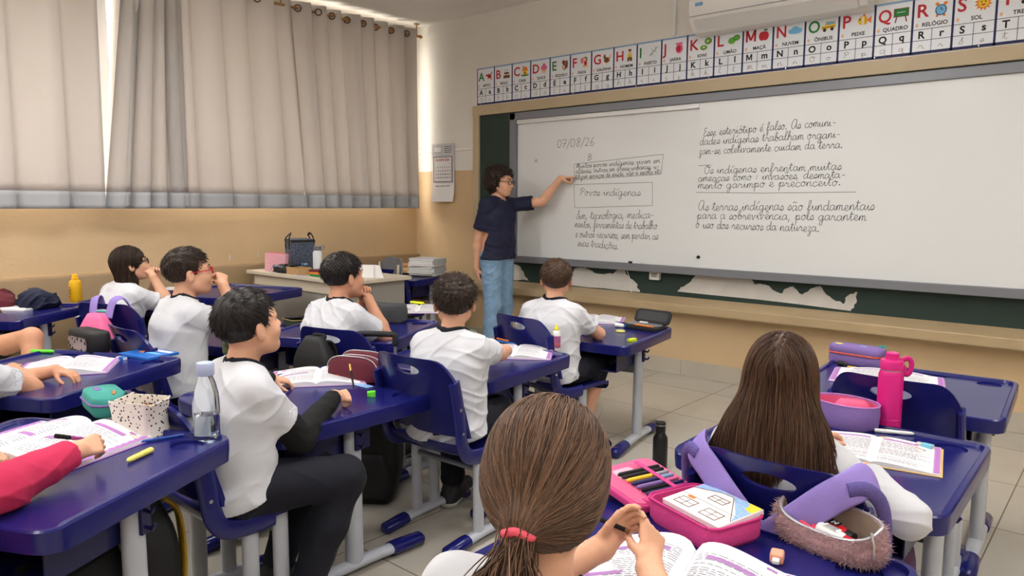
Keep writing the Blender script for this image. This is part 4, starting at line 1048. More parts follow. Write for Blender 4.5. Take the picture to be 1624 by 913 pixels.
    for e in (-1, 1):
        sh.chain([P-sp*.03+Rt*e*.062*q, Wst+Rt*e*.050*q, Ch+Rs*e*.060*q, N-sp2*.058*s+Rs*e*.064*q], [.090*q+g, .080*q+g, .078*q+g, .058*q+g], .05)
        sh.cone(N-sp2*.012*s+Rs*e*.03*q, Sh[(e+1)//2], .034*q+g*.7, .038*q+g, .03)
    sh.cone(Ch, N-sp2*.050*s, .080*q, .066*q, .05)
    lg = longsleeve is not None and longsleeve is tee
    for i in range(2):
        u = nrm(el[i]-Sh[i])
        if lg: sh.chain([Sh[i], el[i], wr[i]], [.045*q+g, .036*q+g, .026*q+g*.8], .02)
        else: sh.cone(Sh[i], Sh[i]+u*ua*sleeve*1.15, .042*q+g*.8, .043*q+g*1.15, .03)
    lo, hi = sh.bounds(.03); d, lo, ax = sh.grid(h*1.1, lo, hi); X = pts_of(ax)
    d = d+folds(X, seed, .0064*s).astype(np.float32)
    hem = ((X-(P-sp*(.038*s if not adult else .02)))@nrm(-sp+Fw*(.0 if adult else .38))); d = np.maximum(d, hem)
    nk = Field().cone(N-sp2*.045+Fs*.012, hc-R@V3(0, .01, .06)*hs, .049*hs+.004, .052*hs+.006); dn = nk(X)
    top = ((X-(N+sp2*.001))@sp2); dsh = d.copy()
    d = np.maximum(d, -(dn-.004))
    for i in range(2):
        u = nrm(el[i]-Sh[i]); rel = X-Sh[i]; tt = rel@u; rad_ = np.linalg.norm(rel-tt[..., None]*u, axis=-1)
        arm = np.maximum(tt-ua*sleeve, 0)
        if not lg:
            near = rad_ < .085*q
            near &= tt > 0
            d = np.where(near, np.maximum(d, tt-ua*sleeve), d)
            d = np.where(tt > ua*sleeve*.72, np.maximum(d, -(rad_-(.041*q+.006))), d)
        else:
            u2 = nrm(wr[i]-el[i]); rel = X-el[i]; t2 = rel@u2; r2 = np.linalg.norm(rel-t2[..., None]*u2, axis=-1)
            d = np.where((r2 < .07) & (t2 > 0), np.maximum(d, t2-fa*.93), d)
    V, Fc = keep_big(*surfnet(d.astype(np.float32), lo, h*1.1)); np_mesh('shirt', V-org, Fc, tee, t)
    cd_ = np.maximum(np.abs(dn-.006)-.0075, np.abs(dsh+.001)-.0065)
    if not adult:
        try:
            V, Fc = keep_big(*surfnet(cd_.astype(np.float32), lo, h*1.1)); np_mesh('collar', V-org, Fc, M_navyc if tee is M_tee else tee, t)['label'] = 'dark neckband'
        except ValueError: pass
    if longsleeve is not None and not lg:
        for i in range(2):
            f = Field().chain([Sh[i]+(el[i]-Sh[i])*.35, el[i], wr[i]-(wr[i]-el[i])*.06], [.044*q, .037*q+.012, .0235*q+.006], .015)
            d, lo, ax = f.grid(h); d = d+folds(pts_of(ax), seed+i, .003).astype(np.float32); V, Fc = surfnet(d, lo, h); np_mesh('sleeve', V-org, Fc, longsleeve, t)
    # trousers and shoes
    tr = Field(); tr.ell(P-U*.005, (V3(.128, .1, .088) if not adult else V3(.122, .078, .085))*q, rot_to(Fw), .04)
    for i, e in enumerate((-1, 1)):
        hip = P+Rt*e*.068*q-U*.01; e2 = K[i]+(A[i]-K[i])*(.94*crop+(0 if crop > .9 else 0))
        if shorts: tr.chain([hip, hip+(K[i]-hip)*.62], [.084*q, .07*q], .03); continue
        if crop > .5: tr.chain([hip, K[i], K[i]+(A[i]-K[i])*.4, e2], [.084*q, .062*q, .060*q, (.050 if not adult else .054)*q], .03)
        else: tr.chain([hip, K[i], e2], [.084*q, .066*q, .064*q], .03)
    d, lo, ax = tr.grid(h*1.25); X = pts_of(ax); d = d+folds(X, seed+40, .006*s, 34).astype(np.float32)
    for i in range(0 if shorts else 2):
        u = nrm(A[i]-K[i]); e2 = K[i]+(A[i]-K[i])*.94*crop; tt = (X-e2)@u
        d = np.where(np.linalg.norm(X-e2-tt[..., None]*u, axis=-1) < .1, np.maximum(d, np.where(tt > -.08, tt, d)), d)
    V, Fc = keep_big(*surfnet(d, lo, h*1.25)); np_mesh('trousers', V-org, Fc, trousers, t)
    for i in range(2):
        a0 = A[i]; z0 = a0[2]-.07
        fd = Fw if legs is None or len(legs[i]) < 3 else nrm(np.array(legs[i][2], float))
        f = Field(); hl = a0-fd*.035*q; toe = a0+fd*.155*q; f.cone(V3(hl[0], hl[1], z0+.04), V3(toe[0], toe[1], z0+.033), .041*q, .034*q, .02)
        f.cone(a0+U*.005, a0-U*.03+fd*.05, .042*q, .036*q, .03)
        d, lo, ax = f.grid(h); X = pts_of(ax); d = np.maximum(d, z0-X[..., 2]+.001).astype(np.float32); V, Fc = surfnet(d, lo, h); so = np_mesh('shoe', V-org, Fc, shoes, t)
        f2 = Field(); f2.cone(V3(hl[0], hl[1], z0+.03), V3(toe[0], toe[1], z0+.026), .045*q, .037*q, .02)
        d, lo, ax = f2.grid(h); X = pts_of(ax); d = np.maximum(np.maximum(d, z0-X[..., 2]), X[..., 2]-z0-.022).astype(np.float32); V, Fc = surfnet(d, lo, h); np_mesh('sole', V-org, Fc, M_sole, so)
    if hair == 'short': short_hair(t, org, hc, R, hs, hm or H_black, seed, h=h)
    elif hair == 'tousled': short_hair(t, org, hc, R, hs, hm or H_black, seed, style=1, n=2200, h=h)
    return dict(t=t, org=org, P=P, N=N, hc=hc, R=R, hs=hs, el=el, wr=wr, Sh=Sh, K=K, A=A, Fw=Fw, Rt=Rt, sp=sp)

def long_hair(p, F, face_y, zbot, n, hm, seed, h=.004, target=None, steps=34, ds=.0105, r=.0010, off=(-.001, .004), keep=None, tail_down=6):
    t, org, c, R, s = p['t'], p['org'], p['hc'], p['R'], p['hs']; rs = np.random.RandomState(seed)
    d, lo, ax = F.grid(h); X = pts_of(ax); Y = (X-c)@R/s
    y, z = Y[..., 1], Y[..., 2]
    zmin = np.where(y < face_y, -9, np.interp(y, [face_y, face_y+.012, .05, .09], [-.03, .022, .05, .058]))
    d = d-.0018*np.sin(Y[..., 0]*420+3*np.sin(z*30))-.0012*np.sin(Y[..., 0]*800+z*20)
    d = np.maximum(d, (zmin-z)*s*.8); d = np.maximum(d, (zbot-z)*s)
    V, Fc = keep_big(*surfnet(d.astype(np.float32), lo, h)); Yv = (V-c)@R/s
    wgt = (Yv[:, 2] > (.0 if target is None else -.07)).astype(float)+.25; wgt /= wgt.sum()
    S = V[rs.choice(len(V), n, p=wgt)]+rs.randn(n, 3)*.002
    zb = (R@V3(0, 0, zbot)*s+c)[2]
    if target is None:
        def D(Q, f):
            L = (Q-c)@R; v = np.zeros_like(Q); v[:, 2] = -1
            v += (np.sign(L[:, :1])*np.clip(L[:, 2:3]/.08, 0, 1)*.9)@R[:, :1].T-.5*np.clip(L[:, 2:3]/.08, 0, 1)*R[:, 1]
            return v
    else:
        def D(Q, f): return nrm2(target-Q)
    W = flow(F, S, D, steps, ds, rs.uniform(off[0], off[1], n), .0008, rs)
    if target is None:           # loose ends below the bulk
        zz = zb+rs.uniform(-.03, .04, n)
        for i in range(1, steps):
            m = W[:, i-1, 2] < zz
            W[m, i] = W[m, i-1]+V3(0, 0, -.0004)
    else:
        for i in range(1, steps):
            m = np.linalg.norm(W[:, i-1]-target, axis=1) < .014
            W[m, i] = W[m, i-1]+(target-W[m, i-1])*.1
    strands_mesh('hair', t, org, W, hm, r, rs, base=(V, Fc), tone0=.3)
def nrm2(v): return v/(np.linalg.norm(v, axis=-1)[..., None]+1e-9)
def curly_hair(p, hm, seed):
    t, org, c, R, s = p['t'], p['org'], p['hc'], p['R'], p['hs']; rs = np.random.RandomState(seed); h = .005
    F = Field().ell(c+R@V3(0, -.020, .026)*s, V3(.098, .112, .098)*s, R).ell(c+R@V3(0, -.045, -.035)*s, V3(.088, .07, .065)*s, R, .03)
    d, lo, ax = F.grid(h); X = pts_of(ax); Y = (X-c)@R/s; y, z = Y[..., 1], Y[..., 2]
    d = d+.008*np.sin(X[..., 0]*150+2)*np.sin(X[..., 1]*140)*np.sin(X[..., 2]*160)
    zmin = np.where(y < .018, -9, np.interp(y, [.018, .03, .05, .1], [-.02, .03, .048, .052])); d = np.maximum(d, (zmin-z)*s)
    V, Fc = keep_big(*surfnet(d.astype(np.float32), lo, h)); g = grad(F, V); n = 520; ii = rs.choice(len(V), n); W = []
    for i in ii:
        k = 26; nr = g[i]; a = nrm(np.cross(nr, rs.randn(3))); b = np.cross(nr, a); rr = rs.uniform(.006, .011); ln = rs.uniform(.015, .03); ax_ = nrm(nr*.5+a*rs.randn()*.6+b*rs.randn()*.6)
        u = nrm(np.cross(ax_, rs.randn(3))); v = np.cross(ax_, u); th = np.linspace(0, 2*PI*1.8, k)[:, None]
        W.append(V[i]-nr*.006+ax_*ln*np.linspace(0, 1, k)[:, None]+u*rr*np.cos(th)+v*rr*np.sin(th))
    strands_mesh('hair', t, org, np.array(W), hm, .0022, rs, base=(V, Fc))
def pt(px, py, z): return tuple(at(px, py, z))
def hd(px, py, Y): return tuple(atY(px, py, Y))
ON = set('b1 b2 b3 b4 b5 g1 g2 g3 p1 p2 p3 t'.split())
PEOPLE = {}
if 'b2' in ON: PEOPLE['b2'] = person('boy with black hair and black undersleeves writing at the desk with the maroon case', (-2.02, 1.055), -8, lean=5, tuck=.15, swk=.92, arm=1.16, head=(10, 12, 0),
       hands=(pt(432, 600, .625), pt(530, 629, .64)), poles=((-.5, -.1, -.3), (.3, -.2, -1)), palms=((0, .3, -1), (-.6, .2, -.8)), fdirs=((.3, .8, -.2), (-.1, 1, -.15)),
       curls=((.45,)*4, (.55, .6, .7, .75)), thumbs=(.4, .7), longsleeve=M_blackc, seed=3, hm=H_black, h=.0034, s=.96)
if 'b4' in ON: PEOPLE['b4'] = person('boy with tousled dark hair seen from behind, writing at the desk with the glue bottle', (-1.985, 1.915), 22, lean=6, twist=-6, head=(22, 6, 0),
       hands=(pt(770, 545, .62), pt(820, 556, .63)), poles=((-.6, 0, -.4), (.9, -.1, -.6)), palms=((0, 0, -1), (-.5, 0, -.8)), fdirs=((.3, .9, -.1), (-.8, .5, 0)),
       curls=((.4,)*4, (.75,)*4), thumbs=(.3, .6), hair='tousled', hm=H_dark, seed=5, h=.0036)
if 'b5' in ON: PEOPLE['b5'] = person('boy in white shirt seen from behind at the desk right in front of the board', (-2.25, 2.895), 14, lean=7, head=(20, 8, 0),
       hands=(pt(880, 520, .62), pt(935, 520, .62)), poles=((-.6, 0, -.4), (.9, -.1, -.5)), palms=((0, 0, -1), (0, 0, -1)), fdirs=((.6, .8, -.1), (-.8, .6, 0)),
       curls=((.4,)*4, (.6,)*4), hm=H_brown, seed=8, crop=.30, h=.004, legs=(((-2.33, 3.14, .44), (-2.3, 3.1, .07)), (pt(945, 580, .44), pt(925, 690, .07))))
if 'b1' in ON: PEOPLE['b1'] = person('boy with red glasses holding a pencil to his mouth', (-3.38, 1.50), -4, lean=7, head=(-12, 8, 0), s=1.02, seat=.38,
       hands=(pt(400, 505, .63), ('chin', .05, .125, -.085)), poles=((-.5, .1, -.4), (.35, .3, -.8)), palms=((0, 0, -1), (-.9, .1, 0)), fdirs=((.2, 1, 0), (-.5, .2, .6)),
       curls=((.4,)*4, (.8,)*4), thumbs=(.3, .8), hm=H_dark, seed=11, spec=M_redf, h=.004)
if 'b3' in ON: PEOPLE['b3'] = person('boy resting his chin on his hand with a black backpack behind him', (-2.87, 1.98), 4, lean=11, head=(-8, 4, 0), s=1.0,
       hands=(('chin', -.02, .115, -.135), ('chin', .035, .105, -.125)), poles=((-.4, .5, -.7), (.3, .7, -.9)), palms=((.6, -.3, .5), (-.6, -.3, .5)), fdirs=((.3, -.2, .8), (-.6, -.1, .7)),
       curls=((.6,)*4, (.75,)*4), thumbs=(.4, .5), hm=H_black, seed=13, h=.004, skin=M_skinB)
if 'g1' in ON:
    p = PEOPLE['g1'] = person('girl with dark shoulder length hair and glasses by the window wall, hand on cheek', (-4.53, 1.67), 6, lean=11, head=(-20, 14, 0), s=.97,
       hands=(('chin', -.02, .115, -.135), ('chin', .05, .09, -.105)), poles=((-.3, .5, -.8), (.3, .7, -.9)), palms=((.6, -.3, .5), (-.6, -.3, .5)), fdirs=((.3, -.2, .8), (-.5, -.1, .8)),
       curls=((.5,)*4, (.6,)*4), seed=17, hair=None, hm=H_dark, spec=M_darkf, h=.0042)
    if p:
        c, R, s = p['hc'], p['R'], p['hs']; F = Field()
        for cc, rr in (((0, -.014, .026), (.085, .099, .090)), ((0, -.045, -.06), (.086, .062, .10)), ((0, -.06, -.13), (.10, .05, .07))): F.ell(c+R@V3(*cc)*s, V3(*rr)*s, R, .03)
        long_hair(p, F, -.005, -.17, 1500, H_dark, 3, h=.0045, steps=26)
if 'g2' in ON:
    p = PEOPLE['g2'] = person('girl with long straight brown hair seen from behind at the pink bottle desk', (-.61, 1.69), 0, lean=3, bend=-4, shrug=-1, head=(12, -14, 0),
       hands=(pt(1300, 690, .64), (-.47, 1.87, .645)), poles=((-.6, -.1, -.4), (1, -.1, -.5)), palms=((.3, 0, -1), (-.3, 0, -1)), fdirs=((.5, .8, 0), (-.8, .5, 0)),
       curls=((.5,)*4, (.6,)*4), longsleeve=M_tee, sleeve=.7, seed=23, hair=None, hm=H_brown, h=.0034, s=.88)
    if p:
        c, R, s = p['hc'], p['R'], p['hs']; F = Field(); Rb = eul(12, 0, 0)
        F.ell(c+R@V3(0, -.014, .026)*s, V3(.086, .101, .092)*s, R, .03)
        for cc, rr in (((0, -.035, -.05), (.096, .075, .11)), ((0, -.075, -.14), (.134, .058, .11)), ((0, -.095, -.205), (.160, .05, .10)), ((.0, -.10, -.25), (.178, .045, .07))): F.ell(c+Rb@V3(*cc)*s, V3(*rr)*s, Rb, .04)
        p['R'] = Rb if False else p['R']
        long_hair(p, F, .03, -.30, 4200, H_brown, 4, h=.004, steps=40, ds=.0105, r=.0009)
if 'g3' in ON:
    p = PEOPLE['g3'] = person('girl with a brown ponytail and pink hair tie, nearest the camera', (-.555, .65), 12, lean=9, head=(12, -12, 0),
       hands=(pt(955, 868, .70), pt(1030, 900, .695)), poles=((-.6, -.3, -.5), (.7, -.3, -.6)), palms=((.8, 0, .4), (-.75, .1, -.5)), fdirs=((.3, .5, .55), (-.25, .55, .55)),
       curls=((.35, .45, .5, .6), (.35, .5, .62, .68)), thumbs=(.4, .75), seed=29, shrug=1.3, hair=None, hm=H_light, h=.0028, s=.92, hoff=(0, 0, .028))
    if p:
        c, R, s = p['hc'], p['R'], p['hs']; F = Field(); TP = c+R@V3(-.005, -.120, -.046)*s
        F.ell(c+R@V3(0, -.016, .022)*s, V3(.086, .104, .096)*s, R, .03).ell(c+R@V3(0, -.03, -.012)*s, V3(.068, .07, .05)*s, R, .03)
        F.cone(c+R@V3(0, -.055, -.03)*s, TP, .058*s, .014*s, .05)
        long_hair(p, F, .028, -.085, 4600, H_light, 6, h=.0034, target=TP, steps=46, ds=.0062, r=.0008)
        rs = np.random.RandomState(5); n = 900; k = 16; tt = np.linspace(0, 1, k)[None, :, None]
        a = rs.randn(n, 3)*.0055; e = rs.randn(n, 3)*V3(.05, .03, .02); dn = nrm(R@V3(-.18, -.42, -.4)+V3(0, 0, -.75)); ln = rs.uniform(.13, .24, (n, 1, 1))
        W = TP+a[:, None]*(1+tt*.5)+dn*tt*ln+V3(0, 0, -1)*tt**2*.03+e[:, None]*tt**1.25+.006*np.sin(tt*5+rs.uniform(0, 6, (n, 1, 1)))*rs.randn(n, 1, 3)
        strands_mesh('ponytail', p['t'], p['org'], W, H_light, .0011, rs)
        ta = nrm(R@V3(1, 0, 0)); tb = nrm(np.cross(dn, ta))
        MB().tube([Vector(TP-p['org']+dn*(.008+.002*math.sin(3*b))+ta*.0165*math.cos(b)+tb*.0168*math.sin(b)) for b in [2*PI*q/28 for q in range(28)]], .0062, 8, closed=True).build('hair_tie', mat('coral_hair_tie', (236, 92, 110), .8, bump=.2, bscale=200), p['t'], smooth=180)
        # flyaway hairs over the crown
        m = 60; q0 = c+R@(nrm2(np.stack([rs.randn(m)*.7, rs.randn(m)*.6-.2, np.abs(rs.randn(m))+.5], 1))*V3(.088, .105, .099)).T.T*s if False else c+(nrm2(np.stack([rs.randn(m)*.8, rs.randn(m)*.6-.2, np.abs(rs.randn(m))+.6], 1))*V3(.086, .104, .098)*s)@R.T
        o_ = nrm2(q0-c); e2 = rs.randn(m, 3)*.012
        W = q0[:, None]-o_[:, None]*.003+o_[:, None]*tt*.014+e2[:, None]*tt**1.5+R[:, 0]*0
        strands_mesh('flyaway_hair', p['t'], p['org'], W, H_light, .0005, rs)
if 'p1' in ON: PEOPLE['p1'] = person('pupil in a raspberry pink sweater writing in an open book, mostly out of frame', (-1.70, .10), 24, lean=12, head=(0, -12, 0),
       hands=(pt(-60, 720, .72), pt(130, 712, .725)), poles=((-.6, 0, -.4), (.6, -.2, -.5)), palms=((0, 0, -1), (-.7, .1, -.6)), fdirs=((.4, .8, -.1), (-.25, .9, .05)),
       curls=((.4,)*4, (.48, .55, .6, .66)), thumbs=(.3, .7), tee=M_pinkc, longsleeve=M_pinkc, trousers=M_blackc, legs=(((-1.92, .42, .45), (-1.9, .40, .07)), (pt(150, 892, .45), (-1.40, .36, .07))), seed=31, hm=H_dark, h=.0036)
if 'p2' in ON: PEOPLE['p2'] = person('pupil in white shirt with arms folded over the book at the left edge', (-2.93, .50), 20, lean=16, head=(0, -5, 0),
       hands=(pt(88, 588, .675), pt(20, 585, .68)), poles=((-.5, 0, -.4), (.9, .3, -.5)), palms=((0, 0, -1), (0, 0, -1)), fdirs=((.8, .5, -.1), (-.9, .3, 0)),
       curls=((.3,)*4, (.4,)*4), seed=37, hm=H_dark, h=.004, skin=M_skinB)
if 'p3' in ON: PEOPLE['p3'] = person('pupil in shorts under the desk with the jackets, only the bare legs in frame', (-4.80, .86), 36, lean=8, head=(0, 0, 0),
       hands=(pt(-60, 500, .68), pt(-20, 500, .68)), seed=41, hm=H_dark, h=.0045, shorts=True, trousers=M_blackc, skin=M_skinB,
       legs=(((-5.0, 1.12, .47), (-4.98, 1.08, .07)), (hd(50, 535, 1.16), hd(58, 600, 1.10)[:2]+(.07,))))
if 't' in ON:
    p = PEOPLE['t'] = person('standing teacher with curly dark hair in navy top and jeans pointing at the board', (-4.06, 4.50), -84, lean=1, twist=0, head=(10, -4, 0),
       hands=(hd(889, 283, 4.86), hd(754, 434, 4.36)), poles=((-.1, .1, -.6), (.2, -.7, 0)), palms=((0, 0, -1), (.3, .6, 0)), fdirs=((.75, .35, .08), (.1, .1, -1)),
       curls=((0, .75, .85, .9), (.25, .3, .35, .4)), thumbs=(.6, .3), adult=True, s=1.0, tee=M_teachc, trousers=M_denim, sleeve=.72, hair=None, hm=H_dark, spec=M_darkf, seed=43, h=.0042, skin=M_skinA, shoes=M_shoew)
    if p:
        curly_hair(p, H_dark, 2)
        b = p['wr'][1]-p['org']; MB().tube([Vector(b+V3(.024*math.cos(a), .024*math.sin(a), .02)) for a in [2*PI*k/18 for k in range(18)]], .003, 6, closed=True).build('bracelet', mat('gold', (212, 170, 90), .3, metal=1), p['t'])
# ------------------------------------------------------------------ things on the desks
def zs(key): return DESKS[key][2]-.0105
def spot(key, px, py): return at(px, py, zs(key))
M_cover = mat('book_cover_lilac', (172, 130, 186), .5); M_book = mat('page_white', (238, 238, 241), .7); M_text = ink('soft_grey', (150, 150, 165))
M_pic = mat('page_picture', (120, 140, 90), .7, col2=(190, 150, 130), vscale=60)
def open_book(label, p0, p1, z, h=.27, w=.195, anchor=1, bars=((.1, .86, .55, .05),), scallop=True, hump=.016, th=.008, cover=None, pic=None, lines=True, group=None, writing=True):
    """p0 -> p1: two photo points along the spine, near and far; anchored at p1"""
    A, B = at(*p0, z), at(*p1, z); v = (B-A).normalized(); a = math.atan2(-v.x, v.y)
    o = B-v*h/2 if anchor else (A+B)/2
    t = thing('open_book', label, 'book', (o.x, o.y, z), a, group)
    def Z(u): u = abs(u); return th*(1-.55*u)+hump*math.sin(PI*min(1, u*1.15)**.6)*(1-.25*u)+.0008
    n = 16
    MB().box((0, 0, .0012), (2*w+.012, h+.008, .0024)).build('cover', cover or M_cover, t, bevel=.001)
    pg = []
    for s in (-1, 1):
        mb = MB(); rings = []
        for i in range(n+1):
            u = i/n; zz = Z(u); x = s*u*w
            rings.append([Vector((x, -h/2, .0026)), Vector((x, h/2, .0026)), Vector((x, h/2, zz+.002)), Vector((x, -h/2, zz+.002))])
        pg.append(mb.loft(rings).build('page', M_book, t, smooth=60))
    def strip(mb, s, u0, u1, v0, v1, m, k=8, wave=0):
        V = []; F = []
        for i in range(k+1):
            u = u0+(u1-u0)*i/k
            for v in (v0, v1): V.append(Vector((s*u*w, (v-.5)*h, Z(u)+.0027)))
        for i in range(k): F.append((2*i, 2*i+2, 2*i+3, 2*i+1) if s > 0 else (2*i, 2*i+1, 2*i+3, 2*i+2))
        mb.add(V, F, m)
    rn = random.Random(label)
    for s, page in zip((-1, 1), pg):
        mb = MB()
        for (u0, v0, du, dv) in bars: strip(mb, s, u0, u0+du, v0, v0+dv, 1)
        strip(mb, s, .72, .82, .93, .96, 1)
        if lines:
            v = .80
            while v > .08:
                u = .08; e = rn.uniform(.6, .86)
                if rn.random() < .85:
                    while u < e:
                        d = rn.uniform(.03, .11); strip(mb, s, u, min(e, u+d), v, v+.009, 0, 2); u += d+.018
                v -= .032
        if scallop:
            strip(mb, s, .93, .995, .02, .98, 1, 2)
            for k in range(14):
                c = (.05+k*.069); V = []; 
                for q in range(9):
                    an = PI/2+PI*q/8; u = .93+.035*math.cos(an); V.append(Vector((s*u*w, (c+.034*math.sin(an)-.5)*h, Z(u)+.0027)))
                mb.add(V if s > 0 else V[::-1], [tuple(range(9))], 1)
        if pic and s == pic[0]: strip(mb, s, pic[1], pic[1]+pic[3], pic[2], pic[2]+pic[4], 2)
        mb.build('printing', [M_text, M_lilac, M_pic], page, smooth=0)
    return t
def slab(label, name, cat, c, size, rz, m, z, bevel=.002, group=None):
    return tag(_at(MB().box((0, 0, size[2]/2), size).build(name, m, bevel=bevel), c, z, rz), label, cat, group)
def _at(o, c, z, rz=0):
    o.location = (c[0], c[1], z); o.rotation_euler = (0, 0, rz); return o
def pill(label, name, cat, c, z, rz, L, r, mats, split=.35, group=None, taper=.8, tip=True):
    """a pen or highlighter lying down: cap, barrel, tip"""
    t = thing(name, label, cat, (c[0], c[1], z+r), rz, group)
    MB().tube([(-L/2, 0, 0), (-L/2+.004, 0, 0), (-L/2+L*split, 0, 0)], [r*.8, r, r], 12).build('cap', mats[0], t)
    MB().tube([(-L/2+L*split, 0, 0), (L/2-.02, 0, 0), (L/2-.006, 0, 0), (L/2, 0, 0)], [r*.9, r*.9, r*taper, r*.3], 12).build('barrel', mats[1], t)
    return t
def pencil(label, a, b, m, r=.0038, tipm=None, group=None):
    a, b = Vector(a), Vector(b); v = (b-a).normalized()
    t = thing('pencil', label, 'pencil', tuple(a), 0, group); L = (b-a).length
    MB().tube([(0, 0, 0), tuple(v*(L-.016))], r, 6).build('shaft', m, t, smooth=0)
    MB().tube([tuple(v*(L-.016)), tuple(v*L)], [r, .0006], 6).build('tip', tipm or M_skin_ink, t, smooth=0)
    return t
def eraser(label, c, z, rz, m1, m2, size=(.045, .02, .012)):
    t = thing('eraser', label, 'eraser', (c[0], c[1], z), rz)
    MB().box((0, 0, size[2]/2), size).build('rubber', m2, t, bevel=.002)
    MB().box((size[0]*.16, 0, size[2]/2), (size[0]*.66, size[1]+.0016, size[2]+.0016)).build('sleeve', m1, t, bevel=.001)
    return t
def pillow(W, D, H, r=.03, n=6, sq=.35, tilt=0):
    rings = []
    for i in range(11):
        t = i/10; k = math.sin(PI*(.06+.88*t))**sq
        rings.append([Vector((x, y, H*t)) for x, y in rrect(W*(.80+.20*k), D*(.62+.38*k), r*k, n)])
    return rings
def zipper(mb, pts, m=0, r=.0022, closed=False): mb.tube(smooth_path(pts, 4, closed), r, 6, m, closed=closed)
M_teal = mat('teal_cloth', (66, 158, 148), .8, bump=.1, bscale=240, var=.06); M_zip = mat('zip_silver', (190, 190, 196), .35, metal=.5)
M_purple = mat('purple_cloth', (128, 104, 168), .8, bump=.1, bscale=240, var=.06); M_lilacc = mat('lilac_strap_cloth', (150, 130, 205), .8, bump=.12, bscale=260, var=.05)
M_maroon = mat('maroon_canvas', (96, 26, 44), .75, bump=.15, bscale=320, var=.08); M_blackcl = mat('black_nylon', (26, 26, 29), .6, bump=.15, bscale=320, var=.1)
M_hot = mat('hot_pink_cloth', (214, 66, 138), .75, bump=.1, bscale=220, var=.07); M_hotp = mat('hot_pink_metal', (214, 30, 130), .35); M_rose = mat('rose_lining', (222, 96, 140), .8, var=.08)
M_clear = mat('clear_plastic', (246, 250, 252), .03, trans=1, ior=1.15, spec=.5); M_water = mat('water', (235, 244, 248), .0, trans=1, ior=1.33)
M_steel = mat('brushed_steel', (200, 200, 204), .3, metal=1)

# --- desk with the water bottle
open_book('thick open exercise book with lilac edges under the raspberry pink sleeve', (0, 734), (150, 684), zs('1'), h=.28, w=.20, hump=.026, th=.014, bars=((.25, .84, .5, .05), (.1, .40, .22, .06)))
p = spot('1', 168, 650); t = thing('pencil_case', 'teal zipped pencil case with purple piping, beside the dotted fabric box', 'pencil case', tuple(p), rad(-8))
MB().loft(pillow(.20, .105, .058, .05)).build('body', M_teal, t, smooth=180)
zb_ = MB(); zipper(zb_, [(x*1.005, y*1.005, .036) for x, y in rrect(.20, .105, .05, 6)], r=.0035, closed=True); zb_.build('zipper', M_purple, t)
MB().box((-.045, -.012, .058), (.045, .016, .003)).build('label_patch', M_purple, t, bevel=.001)
MB().tube([(.02, .02, .058), (.05, .015, .064), (.06, .01, .058)], .004, 8).build('zip_pull', M_orange, t)
M_dots = mat('dotted_cotton', (226, 218, 210), .85)
def voro(m, a, b, sc, thr):
    nt = m.node_tree; bs = nt.nodes['Principled BSDF']; tc = nt.nodes.new('ShaderNodeTexCoord'); v = nt.nodes.new('ShaderNodeTexVoronoi'); v.inputs['Scale'].default_value = sc
    nt.links.new(tc.outputs['Object'], v.inputs['Vector']); r = nt.nodes.new('ShaderNodeValToRGB'); r.color_ramp.interpolation = 'CONSTANT'
    r.color_ramp.elements[0].color = rgb(*b); r.color_ramp.elements[1].position = thr; r.color_ramp.elements[1].color = rgb(*a)
    nt.links.new(v.outputs['Distance'], r.inputs[0]); nt.links.new(r.outputs[0], bs.inputs['Base Color'])
voro(M_dots, (228, 220, 212), (52, 46, 60), 95, .28)
p = spot('1', 224, 686); t = thing('fabric_pouch', 'open cream fabric box pouch with dark dots and floppy pointed corners', 'pouch', (p.x, p.y, p.z), rad(20))
Wp, Dp_, Hp = .135, .085, .078; ro, ri = [], []
for k in range(8):
    f = k/7; sc = 1-.06*math.sin(PI*f); ring = rrect(Wp*sc, Dp_*sc, .012, 3); R1 = []; R2 = []
    for x, y in ring:
        cn = max(0, abs(x)/(Wp/2)+abs(y)/(Dp_/2)-1.35)*f*f; z = Hp*f+cn*.035+.004*math.sin(x*90+y*60)*f; e = 1+cn*.10
        R1.append(Vector((x*e, y*e, z))); R2.append(Vector((x*e*.955, y*e*.93, max(z, .004))))
    ro.append(R1); ri.append(R2)
MB().loft(ro+ri[::-1]).build('body', M_dots, t, smooth=60)
MB().loft([[Vector((x*.84, y*.8, z)) for x, y in rrect(Wp, Dp_, .012, 3)] for z in (.045, .055)]).build('lining', mat('tan_lining', (190, 160, 120), .8, var=.2, vscale=60), t)
mb = MB(); zipper(mb, [(-.05, -.03, .066), (-.02, -.035, .078), (.03, -.02, .07), (.045, .02, .074), (0, .03, .066), (-.04, .02, .07)], r=.003, closed=True); mb.build('zipper', mat('brass_zip', (176, 140, 80), .4, metal=.6), t)
for i, (x, y) in enumerate(((-.02, .0), (.01, .008), (.02, -.012))): tag(_at(MB().tube([(0, 0, 0), (.035, .01, .022)], .0055, 10).build('crayon', (M_brown, M_skin_ink, M_pencil)[i]), p+Vector((x, y, 0)), p.z+.058), ('brown crayon standing in the dotted pouch', 'beige crayon standing in the dotted pouch', 'dull red crayon standing in the dotted pouch')[i], 'crayon', 'crayons in the dotted pouch')
M_cream = mat('cream_plastic', (206, 200, 190), .5); M_paleyel = mat('pale_yellow_plastic', (232, 218, 110), .45)
for dx, lab in ((0, 'grey white correction pen lying next to its twin beside the dotted pouch'), (1, 'whitish worn eraser stick in front of the dotted pouch')):
    p = spot('1', 203+dx*9, 697+dx*4-2); pill(lab, 'correction_pen' if dx == 0 else 'eraser_stick', 'stationery', p, zs('1'), rad(8+dx*4), .045, .0085, (M_cream, M_cream))
pill('pale yellow highlighter lying at the edge of the desk with the water bottle', 'highlighter', 'highlighter', spot('1', 222, 726), zs('1'), rad(-62), .085, .0075, (M_paleyel, M_paleyel), .4)
